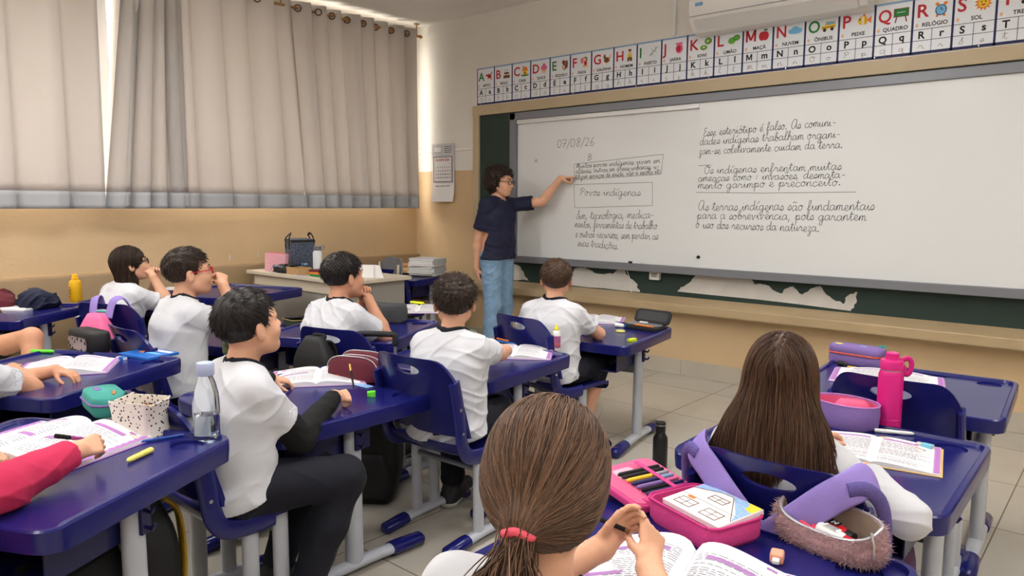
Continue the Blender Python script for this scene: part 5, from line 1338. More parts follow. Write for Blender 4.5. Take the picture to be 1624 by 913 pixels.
a, b = spot('1', 216, 704), spot('1', 312, 688); pencil('blue pencil lying behind the yellow highlighter', (a.x, a.y, zs('1')+.004), (b.x, b.y, zs('1')+.004), mat('blue_lacquer', (32, 72, 160), .35))
p = spot('1', 330, 694); t = thing('water_bottle', 'clear plastic water bottle half full with a pale blue screw cap', 'bottle', tuple(p))
pr0 = [(.0, .001), (.031, .001), (.034, .006), (.0335, .05), (.0325, .09), (.031, .12), (.025, .148), (.019, .164), (.0175, .172), (.0175, .176)]
MB().lathe(pr0[1:], 36).build('bottle_body', M_clear, t, smooth=50)
MB().lathe([(.0295, .004), (.0318, .008), (.0315, .05), (.0308, .066)], 36).build('water', M_water, t, smooth=50)
MB().lathe([(.0215, .170), (.0225, .172), (.0225, .2), (.021, .204)], 28).build('cap', mat('pale_blue_cap', (178, 190, 226), .45), t, bevel=.001)
a, b = PEOPLE.get('p1') and PEOPLE['p1']['wr'][1], None
q0, q1 = at(88, 691, .765), at(150, 698, .725)
t = thing('pen', 'black and magenta pen held by the pupil in the pink sweater', 'pen', tuple(q0)); v = q1-q0
MB().tube([(0, 0, 0), tuple(v*.35)], .0052, 10).build('cap', M_blackc, t); MB().tube([tuple(v*.35), tuple(v*.95), tuple(v)], [.0048, .0045, .001], 10).build('barrel', M_magenta, t)

# --- desk with the blue notebook
open_book('open exercise book under the folded bare arms at the left edge', (70, 612), (118, 574), zs('2'), h=.26, w=.165, hump=.016, th=.012)
pill('bright green highlighter by the black patterned pencil case', 'highlighter', 'highlighter', spot('2', 68, 560), zs('2'), rad(40), .10, .0085, (mat('neon_green', (96, 226, 40), .4), MATS['neon_green']))
M_pat = mat('patterned_cloth', (190, 170, 168), .8); voro(M_pat, (196, 178, 176), (40, 28, 36), 42, .33)
p = spot('2', 143, 555); t = thing('pencil_case', 'black zipped pencil case with a grey and red patterned front', 'pencil case', tuple(p), rad(4))
MB().loft(pillow(.25, .10, .09, .04)).build('body', M_blackcl, t, smooth=180)
MB().loft([[Vector((x*f, -.0505-.0012, .038+z*f)) for x, z in rrect(.18, .056, .02, 5)] for f in (1, .98)] ).build('front_panel', M_pat, t, smooth=0)
mb = MB(); zipper(mb, [(-.09, -.02, .076), (-.03, -.026, .083), (.05, -.024, .082), (.095, -.012, .066)], r=.003); mb.build('zipper', M_bar, t)
M_cyan = mat('blue_cover', (40, 110, 200), .4); 
p = spot('2', 236, 563); t = thing('notebook', 'bright blue notebook with a pale band and orange mark on its cover', 'notebook', (p.x, p.y, zs('2')), rad(12))
MB().box((0, 0, .006), (.205, .145, .012)).build('cover', M_cyan, t, bevel=.002)
mb = MB().box((.0, .045, .0125), (.18, .022, .0008)).box((.02, .0, .0125), (.11, .02, .0008), 1).box((-.03, -.004, .0129), (.035, .026, .0008), 2); mb.build('cover_print', [M_paper, M_sky, M_orange], t, smooth=0)
eraser('blue and white eraser beside the blue notebook', spot('2', 193, 570), zs('2'), rad(14), M_cyan, M_white)

# --- desk with jackets and yellow bottle
p = spot('3', 121, 478); t = thing('squeeze_bottle', 'yellow squeeze bottle with a stepped cap at the corner of the jackets desk', 'bottle', tuple(p))
M_yel = mat('yellow_plastic', (232, 178, 24), .4)
MB().lathe([(.034, 0), (.037, .004), (.037, .125), (.033, .137), (.022, .142)], 28).build('bottle_body', M_yel, t); MB().lathe([(.022, .14), (.022, .158), (.016, .162), (.016, .178), (.013, .182)], 24).build('cap', M_yel, t)
mb = MB()
for k in range(4): mb.box((.010, -.0372, .095-k*.014), (.035 if k else .028, .001, .005))
mb.box((.0, -.0372, .035), (.02, .001, .008), 1); mb.build('printing', [M_brown, M_red], t, smooth=0)['label'] = 'small dark print'
def garment(label, lx, ly, key, R3, m, seed, rz=0):
    c = np.array(on(key, lx, ly)); f = Field(); rs = np.random.RandomState(seed)
    for k in range(7):
        a = rs.uniform(0, 6.28); rr = rs.uniform(0, .75); f.ell(c+V3(R3[0]*rr*math.cos(a), R3[1]*rr*math.sin(a), R3[2]*.35), V3(R3[0]*.55, R3[1]*.55, R3[2]*rs.uniform(.4, .75)), k=.03)
    d, lo, ax = f.grid(.0055); X = pts_of(ax); d = d+folds(X, seed, .02, 48).astype(np.float32); d = np.maximum(d, c[2]+.0005-X[..., 2]).astype(np.float32)
    V, Fc = keep_big(*surfnet(d, lo, .0055)); t = np_mesh('jacket', V-c, Fc, m, None); t.location = tuple(c); return tag(t, label, 'jacket')
garment('crumpled maroon jacket heaped on the desk by the window wall', -.15, .19, '3', (.17, .11, .11), mat('maroon_fleece', (96, 34, 46), .9, var=.1), 3)
garment('crumpled dark navy jacket heaped beside the yellow bottle', .09, .20, '3', (.15, .10, .11), mat('navy_fleece', (32, 36, 62), .9, var=.1), 5)
p = spot('3', 24, 490); t = thing('notebook', 'white notebook with a rounded corner lying in front of the jackets', 'notebook', (p.x, p.y, zs('3')), rad(30))
MB().prism(rrect(.26, .15, .02), 0, .012).build('pages', M_paper, t, bevel=.002); MB().prism(rrect(.265, .155, .02), -.001, .001).build('cover', M_grey, t)
eraser('small red and white eraser in front of the navy jacket', spot('3', 87, 481), zs('3'), rad(20), M_red, M_white)
a, b = spot('3', 0, 478), spot('3', 14, 472); pencil('white pen lying on the maroon jacket', (a.x, a.y, zs('3')+.06), (b.x, b.y, zs('3')+.07), M_white)
# --- girl by the window
p = spot('4', 264, 452); t = thing('pencil_case', 'bright pink box pencil case with a lighter lid, by the window wall', 'pencil case', tuple(p), rad(14))
MB().loft(pillow(.15, .085, .055, .02, sq=.2)).build('body', mat('neon_pink', (226, 40, 150), .6), t, smooth=60); MB().loft([[Vector((x, y, z)) for x, y in rrect(.155-.02*k, .09-.02*k, .02)] for k, z in ((0, .05), (0, .056), (1, .066))]).build('lid', mat('light_pink', (240, 120, 180), .6), t, smooth=60)
open_book('open white notebook in front of the girl by the window wall', (246, 470), (268, 455), zs('4'), h=.24, w=.15, scallop=False, bars=(), hump=.008)
# --- desk with the striped black case and crumpled paper
M_stripe = mat('dark_camouflage', (30, 32, 30), .75, col2=(60, 80, 52), vscale=40)
p = spot('5', 468, 519); t = thing('pencil_case', 'open black and dark green pencil case with a gold zip', 'pencil case', tuple(p), rad(-12))
MB().loft(pillow(.19, .09, .05, .035)).build('body', M_stripe, t, smooth=180)
MB().loft([[Vector((x, y+.004, z+.012*x/.1)) for x, y in rrect(.19-.03*k, .09-.02*k, .035)] for k, z in ((0, .056), (0, .061), (1, .066))]).build('lid', M_blackcl, t, smooth=60)
mb = MB(); zipper(mb, [(x, y, .049+.004*x/.1) for x, y in rrect(.192, .092, .036)], r=.0028, closed=True); mb.build('zipper', mat('gold_zip', (196, 170, 110), .4, metal=.5), t)
MB().box((.065, -.055, .012), (.035, .009, .004), rz=rad(25)).build('zip_pull', M_steel, t, bevel=.001)
p = spot('5', 500, 522); f = MB(); V = []; F = []; rn = random.Random(4)
for i in range(9):
    for j in range(6): V.append((i*.016-.064+rn.uniform(-.004, .004), j*.014-.035+rn.uniform(-.004, .004), .010+.010*abs(math.sin(i*1.7+j*.9))+rn.uniform(0, .008)))
for i in range(8):
    for j in range(5): F.append((i*6+j, i*6+j+6, i*6+j+7, i*6+j+1))
o = f.add(V, F).build('crumpled_paper', mat('grey_paper', (176, 170, 166), .8, var=.15, vscale=60), smooth=0); s_ = o.modifiers.new('s', 'SOLIDIFY'); s_.thickness = .0015
tag(_at(o, p, zs('5')-.006, rad(-15)), 'crumpled grey paper beside the gold zipped pencil case', 'paper')
# --- maroon case desk
open_book('open exercise book with lilac bars under the black sleeve', (487, 662), (508, 588), zs('6'), h=.27, w=.185, hump=.012, bars=((.22, .55, .55, .05), (.55, .87, .28, .035)))
p = spot('6', 569, 599); t = thing('pencil_case', 'maroon triple pencil case with white zips', 'pencil case', tuple(p), rad(20))
for i, (y, L, H) in enumerate(((-.042, .235, .096), (.0, .22, .092), (.040, .23, .102))):
    rings = []
    for k in range(7):
        f = k/6; g_ = math.sin(PI*(.08+.84*f))**.35; n = 20; pts = []
        for q in range(n+1):
            a = PI*q/n; pts.append(Vector(((L/2)*g_*math.copysign(abs(math.cos(a))**.55, math.cos(a)), y-.020+.040*f, (H*g_)*(.10+.90*math.sin(a)**.6))))
        pts += [Vector((-L/2*g_*.97, y-.020+.040*f, .001)), Vector((L/2*g_*.97, y-.020+.040*f, .001))]
        rings.append(pts)
    c = MB().loft(rings).build('compartment', M_maroon, t, smooth=60)
    mb = MB(); zipper(mb, [((L/2+.001)*math.copysign(abs(math.cos(a))**.55, math.cos(a)), y+(-.006 if i == 0 else .004), (H+.001)*(.10+.90*math.sin(a)**.6)) for a in [PI*(.04+.9*q/16) for q in range(17)]], r=.0022); mb.build('zipper', M_zip, c)
mb = MB().tube([(.110, -.04, .03), (.119, -.047, .012), (.122, -.05, .002)], .003, 6).tube([(.102, .0, .03), (.112, -.004, .010)], .003, 6); mb.build('zip_pull', M_steel, t)
MB().loft([[Vector((x*f+.045, -.0615, .032+z*f)) for x, z in rrect(.03, .022, .004)] for f in (1, .97)]).build('logo_patch', mat('maroon_patch', (80, 20, 36), .6), t, smooth=0)
eraser('orange sharpener block leaning by the maroon case', spot('6', 535, 601), zs('6'), rad(10), M_orange, M_orange, (.035, .022, .02))
eraser('bright lime green eraser on the maroon case desk', spot('6', 589, 628), zs('6'), rad(50), mat('neon_lime', (110, 236, 60), .5), MATS['neon_lime'], (.03, .02, .018))
p = on('6', -.10, DD/2-.10); tag(_at(MB().box((0, 0, .0015), (.36, .032, .003)).build('ruler', mat('blue_ruler', (150, 190, 236), .2), bevel=.0008), p, zs('6')+.0005, rad(0)), 'translucent pale blue ruler at the far edge of the maroon case desk', 'ruler')
q1, q0 = at(561, 614, .605), at(555, 578, .665)
t = thing('pen', 'black and gold pen in the hand of the boy in black sleeves', 'pen', tuple(q0)); v = q1-q0
MB().tube([(0, 0, 0), tuple(v*.3)], .005, 10).build('cap', mat('gold', (212, 170, 90), .3, metal=1), t); MB().tube([tuple(v*.3), tuple(v)], [.0048, .003], 10).build('barrel', M_blackc, t)
# --- chin boy desk
open_book('open exercise book by the elbow of the boy resting his chin', (648, 524), (665, 487), zs('7'), h=.27, w=.19, pic=(-1, .2, .05, .4, .18), hump=.012)
pill('yellow highlighter lying above the open book of the boy resting his chin', 'highlighter', 'highlighter', spot('7', 662, 487), zs('7')+.02, rad(10), .11, .009, (mat('neon_yellow', (222, 232, 40), .4), MATS['neon_yellow']))
# --- glue bottle desk
open_book('open exercise book by the hand of the boy at the glue bottle', (800, 592), (822, 552), zs('8'), h=.26, w=.17, pic=(-1, .2, .06, .4, .2), hump=.012)
p = spot('8', 882, 555); t = thing('glue_bottle', 'white glue bottle with a yellow pointed cap and purple label', 'glue', tuple(p))
MB().lathe([(.018, 0), (.020, .004), (.0205, .08), (.018, .092), (.012, .098)], 24).build('bottle_body', M_white, t); MB().lathe([(.012, .097), (.0125, .106), (.008, .11), (.006, .122), (.003, .126)], 18).build('cap', mat('yellow_cap', (226, 216, 40), .4), t)
MB().lathe([(.0208, .014), (.0210, .015), (.0211, .07), (.0208, .071)], 24).build('label', mat('purple_label', (96, 72, 170), .4, col2=(220, 110, 60), vscale=50), t)
p = spot('8', 850, 543); pill('turquoise wrapped marker beside the white glue bottle', 'marker', 'marker', p, zs('8'), rad(18), .12, .012, (mat('turquoise', (40, 150, 190), .4, col2=(30, 90, 150), vscale=90), MATS['turquoise']), .4)
p = on('8', -.17, .22); t = thing('pencil_case', 'open black pencil case with lime green and white piped shells', 'pencil case', tuple(p), rad(-30))
for i in range(4):
    x0 = -.03+i*.024; W2, H2 = .05, .075-i*.004
    arc = [(0, W2*math.cos(a), H2*math.sin(a)**.8 if math.sin(a) > 0 else 0) for a in [PI*q/18 for q in range(19)]]
    rg = [[Vector((x0+dx, y*sc, z*sc+.001)) for _, y, z in arc]+[Vector((x0+dx, 0, .001))] for dx, sc in ((0, 1), (.017, .96))]
    sh = MB().loft(rg).build('shell', M_blackcl, t, smooth=50); mb = MB(); zipper(mb, [(x0, y*1.01, z*1.01+.001) for _, y, z in arc], r=.0022); mb.build('piping', (mat('lime_piping', (150, 200, 120), .5), M_zip)[i % 2], sh)
MB().box((-.034, -.015, .035), (.004, .05, .03)).build('check_panel', mat('check_cloth', (226, 232, 220), .7, col2=(70, 120, 60), vscale=70), t)
eraser('small pink eraser near the glue bottle desk edge', spot('8', 842, 565), zs('8'), rad(0), M_pink, M_pink, (.03, .012, .008))
for k, (x, y, m) in enumerate(((795, 540, M_orange), (803, 545, M_cyan), (800, 537, M_ink))):
    c = spot('8', x, y); pill(('orange felt pen beside the turquoise marker', 'blue felt pen beside the turquoise marker', 'black felt pen beside the turquoise marker')[k], 'felt_pen', 'pen', c, zs('8')+.002, rad(-8+k*9), .12, .005, (m, m), group='felt pens on the glue bottle desk')
# --- front desk
open_book('open exercise book by the hands of the boy in front of the board', (925, 535), (950, 503), zs('9'), h=.25, w=.16, hump=.010)
p = spot('9', 1022, 521); t = thing('pencil_case', 'open flat grey pencil case with a mesh lid and orange pencil at the desk corner', 'pencil case', (p.x, p.y, p.z), rad(-4))
MB().prism(rrect(.24, .13, .025), 0, .022).build('body', M_blackcl, t, bevel=.004)
MB().prism(rrect(.20, .09, .015), .022, .028).build('pocket_flap', mat('grey_neoprene', (112, 114, 120), .7), t, bevel=.003)
Rl = Matrix.Translation((0, .065, .022)) @ Matrix.Rotation(rad(62), 4, 'X')
MB().prism(rrect(.24, .085, .025, cy=.042), -.004, .008, T=Rl).build('lid', M_blackcl, t, bevel=.003); MB().prism(rrect(.20, .055, .015, cy=.042), .008, .010, T=Rl).build('mesh_pocket', mat('dark_mesh', (60, 60, 64), .7, bump=.4, bscale=400), t)
MB().tube([(-.03, -.055, .028), (.10, -.06, .028)], .005, 8).build('orange_pencil', M_orange, t); MB().box((-.03, .035, .03), (.05, .015, .006)).build('white_tag', M_paper, t)
eraser('bright yellow eraser at the near edge of the front desk', spot('9', 1002, 541), zs('9'), rad(75), mat('neon_yellow2', (214, 236, 40), .5), MATS['neon_yellow2'], (.05, .022, .014))
c = spot('9', 985, 519); t = thing('glue_stick', 'white and blue glue stick beside the open grey case', 'glue stick', (c.x, c.y, zs('9')+.011), rad(10)); MB().tube([(-.035, 0, 0), (.02, 0, 0)], .011, 14).build('tube', M_white, t); MB().tube([(.02, 0, 0), (.045, 0, 0)], .0115, 14).build('cap', M_cyan, t)
c = spot('9', 984, 526); tag(_at(MB().tube([(.022*math.cos(a), .022*math.sin(a), .004) for a in [2*PI*k/20 for k in range(20)]], .005, 8, closed=True).build('tape_roll', mat('tape_yellow', (220, 214, 120), .3), smooth=180), c, zs('9')), 'small yellow roll of tape lying by the glue stick', 'tape')
slab('white papers lying in the tray of the front desk', 'papers', 'paper', on('9', -.02, -.12), (.36, .22, .008), rad(9), M_paper, .60-.161)
# --- free desk with purple case
open_book('open exercise book with lilac scalloped edge behind the pink bottle', (1400, 634), (1408, 592), zs('11'), h=.27, w=.20, hump=.010, pic=(1, .2, .05, .45, .16))
p = spot('11', 1358, 577); t = thing('pencil_case', 'purple double zip pencil case with a yellow tag on the free desk', 'pencil case', tuple(p), rad(-6))
MB().loft(pillow(.235, .10, .046, .04, sq=.22)).build('body', M_purple, t, smooth=60)
MB().loft([[Vector((x, y, .05+z)) for x, y in rrect(.235-.02*k, .10-.015*k, .04)] for k, z in ((.3, 0), (0, .006), (0, .026), (1, .034))]).build('lid', M_purple, t, smooth=60)
mb = MB(); zipper(mb, [(x*.985, y*.985, .048) for x, y in rrect(.235, .10, .04)], r=.004, closed=True); mb.build('zipper', mat('coral_zip', (206, 90, 80), .6), t)
mb = MB().box((-.075, -.012, .0845), (.03, .024, .002)).box((.03, -.01, .0845), (.03, .012, .002), 1).box((.095, .03, .088), (.03, .012, .008), 2); mb.build('tag', [mat('yellow_tag', (232, 220, 40), .5), M_pale, M_teal], t, smooth=0)
pill('yellow pencil with black end lying in front of the purple case', 'crayon', 'pencil', spot('11', 1356, 584), zs('11'), rad(-4), .13, .004, (M_ink, M_yellow), .25)
c = spot('11', 1333, 580); tag(_at(MB().ball((0, 0, .012), (.02, .014, .012), 14).ball((.02, .004, .010), (.016, .010, .010), 12).build('sharpener', M_blackcl, smooth=180), c, zs('11'), rad(-20)), 'small black sharpener beside the purple case', 'sharpener')
# --- long haired girl's desk
p = spot('12', 1408, 676); t = thing('drink_bottle', 'large hot pink steel drink bottle with a loop handle', 'bottle', tuple(p))
MB().lathe([(.034, 0), (.0365, .003), (.0375, .03), (.0365, .031), (.0365, .17), (.033, .182), (.0315, .185)], 40).build('bottle_body', M_hotp, t, smooth=35)
MB().lathe([(.0318, .184), (.0318, .189)], 36).build('steel_band', M_steel, t)
MB().lathe([(.0335, .188), (.0338, .214), (.032, .217), (.020, .219), (.019, .222), (.019, .238), (.0165, .241)], 36).build('cap', M_hotp, t, smooth=35)
MB().tube(smooth_path([(.026, 0, .214), (.05, 0, .222), (.062, 0, .205), (.058, 0, .178), (.046, 0, .170), (.040, 0, .185), (.034, 0, .198)], 5), .0055, 10, sec=(.8, 1.5), up=(0, 1, 0)).build('loop_handle', M_hotp, t, smooth=180)
t.rotation_euler.z = rad(40)
p = spot('12', 1340, 672); t = thing('pencil_pouch', 'open round purple pencil pouch with pink lining and a small pink purse inside', 'pencil case', tuple(p), rad(-10))
N_ = 28; ov = lambda s_, z: [Vector((.105*s_*math.cos(a), .075*s_*math.sin(a), z)) for a in [2*PI*k/N_ for k in range(N_)]]
MB().loft([ov(.90, 0), ov(.97, .012), ov(1, .05), ov(.98, .075), ov(.94, .076), ov(.94, .05), ov(.86, .014)]).build('body', M_purple, t, smooth=60)
MB().loft([ov(.93, .03), ov(.93, .074), ov(.90, .074), ov(.88, .032)]).build('lining', M_rose, t, smooth=60)
mb = MB(); zipper(mb, [tuple(v) for v in ov(.97, .077)], r=.003, closed=True); mb.build('zipper', M_lilac, t)
tag(_at(MB().loft([[Vector((x, y, z)) for x, y in rrect(.10*k, .06*k, .02*k)] for k, z in ((.8, .0), (1, .015), (1, .035), (.75, .05))]).build('purse', mat('pink_plush', (232, 100, 140), .9, bump=.3, bscale=160), smooth=180), p+Vector((.02, -.005, 0)), p.z+.033, rad(30)), 'small soft pink purse inside the open purple pouch', 'purse')
open_book('open notebook with lilac scalloped border at the elbow of the long haired girl', (1378, 742), (1392, 698), zs('12'), h=.25, w=.165, hump=.006, cover=mat('orange_cover', (226, 190, 110), .5))
pill('white marker with a thin end lying behind the pencil', 'marker', 'marker', spot('12', 1418, 688), zs('12'), rad(196-180+6), .11, .0065, (M_white, M_white), .45)
a, b = spot('12', 1398, 700), spot('12', 1474, 721); pencil('ochre pencil lying along the top of the notebook', (a.x, a.y, zs('12')+.014), (b.x, b.y, zs('12')+.006), mat('ochre_lacquer', (190, 140, 50), .4), tipm=M_ink)
eraser('pale blue sleeved white eraser on the long haired girl desk', spot('12', 1466, 712), zs('12'), rad(-8), mat('sky_sleeve', (120, 190, 216), .5), M_cream, (.045, .022, .016))
# --- ponytail girl's desk
open_book('open exercise book with lilac bars in front of the ponytail girl', (1062, 960), (1104, 884), zs('13'), h=.27, w=.19, hump=.030, th=.012, bars=((.18, .72, .6, .05), (.5, .30, .45, .05)))
p = spot('13', 1115, 838); A13 = rad(-20)
t = thing('pencil_case', 'large open hot pink pencil case, pens strapped in its lid', 'pencil case', tuple(p), A13)
ro = [[Vector((x*k, y*k, z)) for x, y in rrect(.21, .155, .03, 6)] for k, z in ((.93, 0), (1, .012), (1, .05), (.985, .053), (.95, .051), (.95, .012))]
MB().loft(ro).build('box', M_hot, t, smooth=60)
mb = MB(); zipper(mb, [(x, y, .053) for x, y in rrect(.212, .157, .03, 6)], r=.0035, closed=True); mb.build('zipper', mat('pink_zip', (196, 40, 120), .5), t)
LT = Matrix.Translation((-.125, .02, .018)) @ Matrix.Rotation(rad(8), 4, 'Y') @ Matrix.Rotation(rad(4), 4, 'Z')
lid = MB().prism(rrect(.19, .20, .03, 6, cx=-.085, cy=-.01), -.012, .008, T=LT).build('lid', M_hot, t, bevel=.005, seg=3)
MB().prism(rrect(.175, .185, .025, 6, cx=-.085, cy=-.01), .0075, .0095, T=LT).build('lid_lining', M_rose, lid)
mb = MB()
mb.prism([(-.15, -.006), (.0, -.006), (.0, .006), (-.15, .006)], .020, .022, T=LT @ Matrix.Translation((0, .02, 0))); mb.build('elastic_band', M_hot, lid)
MB().prism(rrect(.05, .06, .01, cx=-.125, cy=-.03), .0095, .0115, T=LT).build('clear_pocket', mat('frosted_pocket', (232, 180, 200), .2), lid)
MB().loft([[Vector((-.125+.018*a, y, .02+.012*b)) for a, b in ((-1, 0), (-.5, 1), (.5, 1), (1, 0))] for y in (-.06, .07)]).build('hinge_fold', M_hot, t, bevel=.002)
PEN = ((-.118, M_ink, M_ink, 'black pen, first in the row of pens in the pink lid'), (-.103, M_ink, M_ink, 'black pen beside the yellow barrelled one in the pink lid'), (-.086, M_zip, M_yellow, 'silver pen with a yellow barrel in the pink lid'),
       (-.069, M_pale, M_navy_ink, 'pale blue capped pen in the pink lid'), (-.051, M_pink, M_purple, 'pink capped lilac pen in the pink lid'), (-.034, M_navy_ink, M_blackc, 'dark blue pen at the hinge side of the pink lid'), (-.018, M_magenta, M_navy_ink, 'violet clear pen nearest the hinge of the pink lid'))
for x, c1, c2, lab in PEN:
    o = thing('pen', lab, 'pen', (0, 0, 0), 0, 'pens strapped in the pink lid'); o.matrix_world = t.matrix_basis @ LT @ Matrix.Translation((x, .005, .0155)) @ Matrix.Rotation(rad(-4), 4, 'Z')
    MB().tube([(0, .062, 0), (0, .058, 0), (0, .02, 0)], [.003, .0055, .0055], 10).build('cap', c1, o); MB().tube([(0, .02, 0), (0, -.06, 0), (0, -.066, 0)], [.005, .005, .0025], 10).build('barrel', c2, o)
PT = t.matrix_basis @ Matrix.Translation((.012, .012, .047)) @ Matrix.Rotation(rad(5), 4, 'X')
pad = thing('drawing_pad', 'pad of paper with a coloured house drawing in the open pink case', 'drawing'); pad.matrix_world = PT
MB().box((0, 0, .006), (.17, .13, .012)).build('pages', M_paper, pad, bevel=.001)
dr = MB(); TP_ = Matrix.Translation((0, 0, .0124))
def dpoly(P, m, z=0): dr.add([TP_ @ Vector((x, y, z)) for x, y in P], [tuple(range(len(P)))], m)
def dline(P, m, r=.0008):
    for i in range(len(P)-1): dr.tube([TP_ @ Vector((P[i][0], P[i][1], .0003)), TP_ @ Vector((P[i+1][0], P[i+1][1], .0003))], r, 4, m, sec=(.4, 1))
dpoly([(-.083, .063), (-.083, .03), (-.02, .058), (.01, .058), (.068, .0), (.083, -.03), (.083, .063)], 0, .0001); dpoly([(.05, .063), (.083, .063), (.083, .03), (.06, .035), (.058, .05)], 1, .0003)
dline([(-.083, .028), (-.02, .056), (.01, .056), (.083, -.03)], 2); dline([(-.083, -.005), (.08, -.005)], 2, .0005)
def dwin(x0, y0, x1, y1):
    dline([(x0, y0), (x1, y0), (x1, y1), (x0, y1), (x0, y0)], 2, .0011); dline([((x0+x1)/2, y0), ((x0+x1)/2, y1)], 2); dline([(x0, (y0+y1)/2), (x1, (y0+y1)/2)], 2)
dwin(-.025, .012, .02, .035); dwin(-.065, -.05, -.018, -.02); dwin(.012, -.05, .058, -.02); dpoly([(-.06, -.015), (-.04, -.015), (-.04, -.006), (-.06, -.006)], 3, .0004)
dr.build('drawing', [mat('crayon_blue', (150, 184, 226), .8, var=.15, vscale=90), mat('crayon_yellow', (236, 212, 60), .8), M_brown, M_orange], pad, smooth=0)
p = spot('13', 1312, 868); t = thing('fluffy_pouch', 'open fluffy pale pink pouch with glue bottles inside', 'pouch', tuple(p), rad(-14))
M_fur = mat('pink_fur', (196, 158, 160), .95, var=.15, vscale=120); hm_f = hair_mat('fur_fibre', (150, 116, 120), (226, 196, 196), .8)
L_ = .225; W_p = .098; Hf = .075; S_ = []
def fring(k, z, wv=0): return [Vector((L_/2*k*math.copysign(abs(math.cos(a))**.75, math.cos(a)), W_p/2*k*math.copysign(abs(math.sin(a))**.8, math.sin(a))+wv, z*(1+.10*math.sin(a) if math.sin(a) > 0 else 1+.36*math.sin(a)))) for a in [2*PI*q/40 for q in range(40)]]
outer = [fring(.9, 0), fring(1.02, .014), fring(1.06, .04), fring(.99, .066), fring(.95, Hf)]
MB().loft(outer+[fring(.90, Hf), fring(.90, .05), fring(.84, .008)]).build('body', M_fur, t, smooth=60)
MB().loft([fring(.90, .02), fring(.91, Hf-.002), fring(.885, Hf-.002), fring(.86, .014)]).build('lining', mat('taupe_lining', (150, 134, 120), .7), t, smooth=60)
mb = MB(); zipper(mb, [tuple(v) for v in fring(.93, Hf+.001)], r=.003, closed=True); mb.build('zipper', M_zip, t)
MB().tube([(.10, -.02, Hf), (.112, -.03, Hf-.02), (.113, -.032, Hf-.045)], .0028, 8).build('zip_pull', M_steel, t)
rs = np.random.RandomState(9); n = 5200; iu = rs.randint(0, 40, n); ft = rs.uniform(0, 3.999, n); OA = np.array([[tuple(v) for v in r_] for r_ in outer])
i0 = ft.astype(int); fr_ = (ft-i0)[:, None]; ju = rs.uniform(0, 1, (n, 1))
g0 = lambda a, b: OA[a, b % 40]
B0 = (g0(i0, iu)*(1-ju)+g0(i0, iu+1)*ju)*(1-fr_)+(g0(i0+1, iu)*(1-ju)+g0(i0+1, iu+1)*ju)*fr_
nr = B0*V3(1/(.11**2), 1/(.045**2), 0)+V3(0, 0, 0); nr = nr/np.linalg.norm(nr, axis=1)[:, None]; dv = nr*.8+rs.randn(n, 3)*.55; dv[:, 2] += .1
W = np.stack([B0+dv*f*.0085*rs.uniform(.5, 1, (n, 1)) for f in (0, .5, 1)], 1); strands_mesh('fur', t, V3(0, 0, 0), W, hm_f, .0006, rs)['kind'] = 'stuff'
def inpouch(name, label, x, y, z, rz, tilt, parts, cat, grp=None):
    o = thing(name, label, cat, (0, 0, 0), 0, grp); o.matrix_world = t.matrix_basis @ Matrix.Translation((x, y, z)) @ Matrix.Rotation(rad(rz), 4, 'Z') @ Matrix.Rotation(rad(tilt), 4, 'Y'); 
    for nm, prof, m in parts: MB().lathe(prof, 20, R=Matrix.Rotation(PI/2, 3, 'Y')).build(nm, m, o, smooth=40)
    return o
M_redb = mat('red_plastic', (190, 28, 40), .35)
o = inpouch('glue_bottle', 'red bottle with black and white lettering in the fluffy pouch', -.045, .016, .040, -4, 3, [('bottle_body', [(.014, 0), (.0155, .004), (.0155, .07), (.012, .078)], M_redb), ('cap', [(.012, .078), (.012, .095)], M_ink)], 'glue')
o.children[0].data.materials[0] = M_redb; MB().box((.05, 0, .0158), (.024, .018, .001)).text('N', Matrix.Translation((.045, -.006, .0165)), .016, 1, .001).build('label', [M_ink, M_wink], o, smooth=0)
o = inpouch('glue_bottle', 'white bottle with a red cap and small print in the fluffy pouch', -.012, -.014, .042, -8, 2, [('bottle_body', [(.012, 0), (.014, .004), (.014, .055), (.010, .064)], M_white), ('cap', [(.0125, .062), (.0125, .09), (.010, .095)], M_redb)], 'glue')
mb = MB().box((.03, 0, .0142), (.036, .016, .0008), 1)
for k in range(4): mb.box((.03, -.006+k*.004, .0148), (.028-.004*(k % 2), .0014, .0006), 0)
mb.build('label', [M_ink, M_wink], o, smooth=0)
o = inpouch('scissors', 'pink scissors handle sticking out of the fluffy pouch', -.06, -.008, .046, -25, 8, [], 'scissors')
MB().tube(smooth_path([(.0, .008, 0), (.02, .014, 0), (.04, .008, 0), (.045, 0, 0), (.02, -.006, 0), (0, 0, 0)], 4, True), .005, 8, closed=True).build('handle', mat('coral_plastic', (226, 70, 96), .4), o); MB().box((.06, .002, 0), (.04, .008, .003)).build('blade', M_steel, o)
p = spot('13', 1232, 890); t = thing('usb_charger', 'small peach plug with a white metal tip beside the fluffy pouch', 'plug', tuple(p), rad(-75))
MB().box((.0, 0, .011), (.030, .026, .022)).build('body', mat('peach_plastic', (240, 168, 140), .5), t, bevel=.005, seg=3); MB().box((.022, 0, .011), (.016, .013, .007)).build('tip', M_white, t, bevel=.001)
q0, q1 = at(928, 813, .755), at(999, 843, .735)
t = thing('pencil', 'dark pencil held by the ponytail girl', 'pencil', tuple(q0)); v = q1-q0
MB().tube([(0, 0, 0), tuple(v*.9)], .0042, 8).build('shaft', M_blackc, t); MB().tube([tuple(v*.9), tuple(v)], .0044, 8).build('end', M_brown, t)
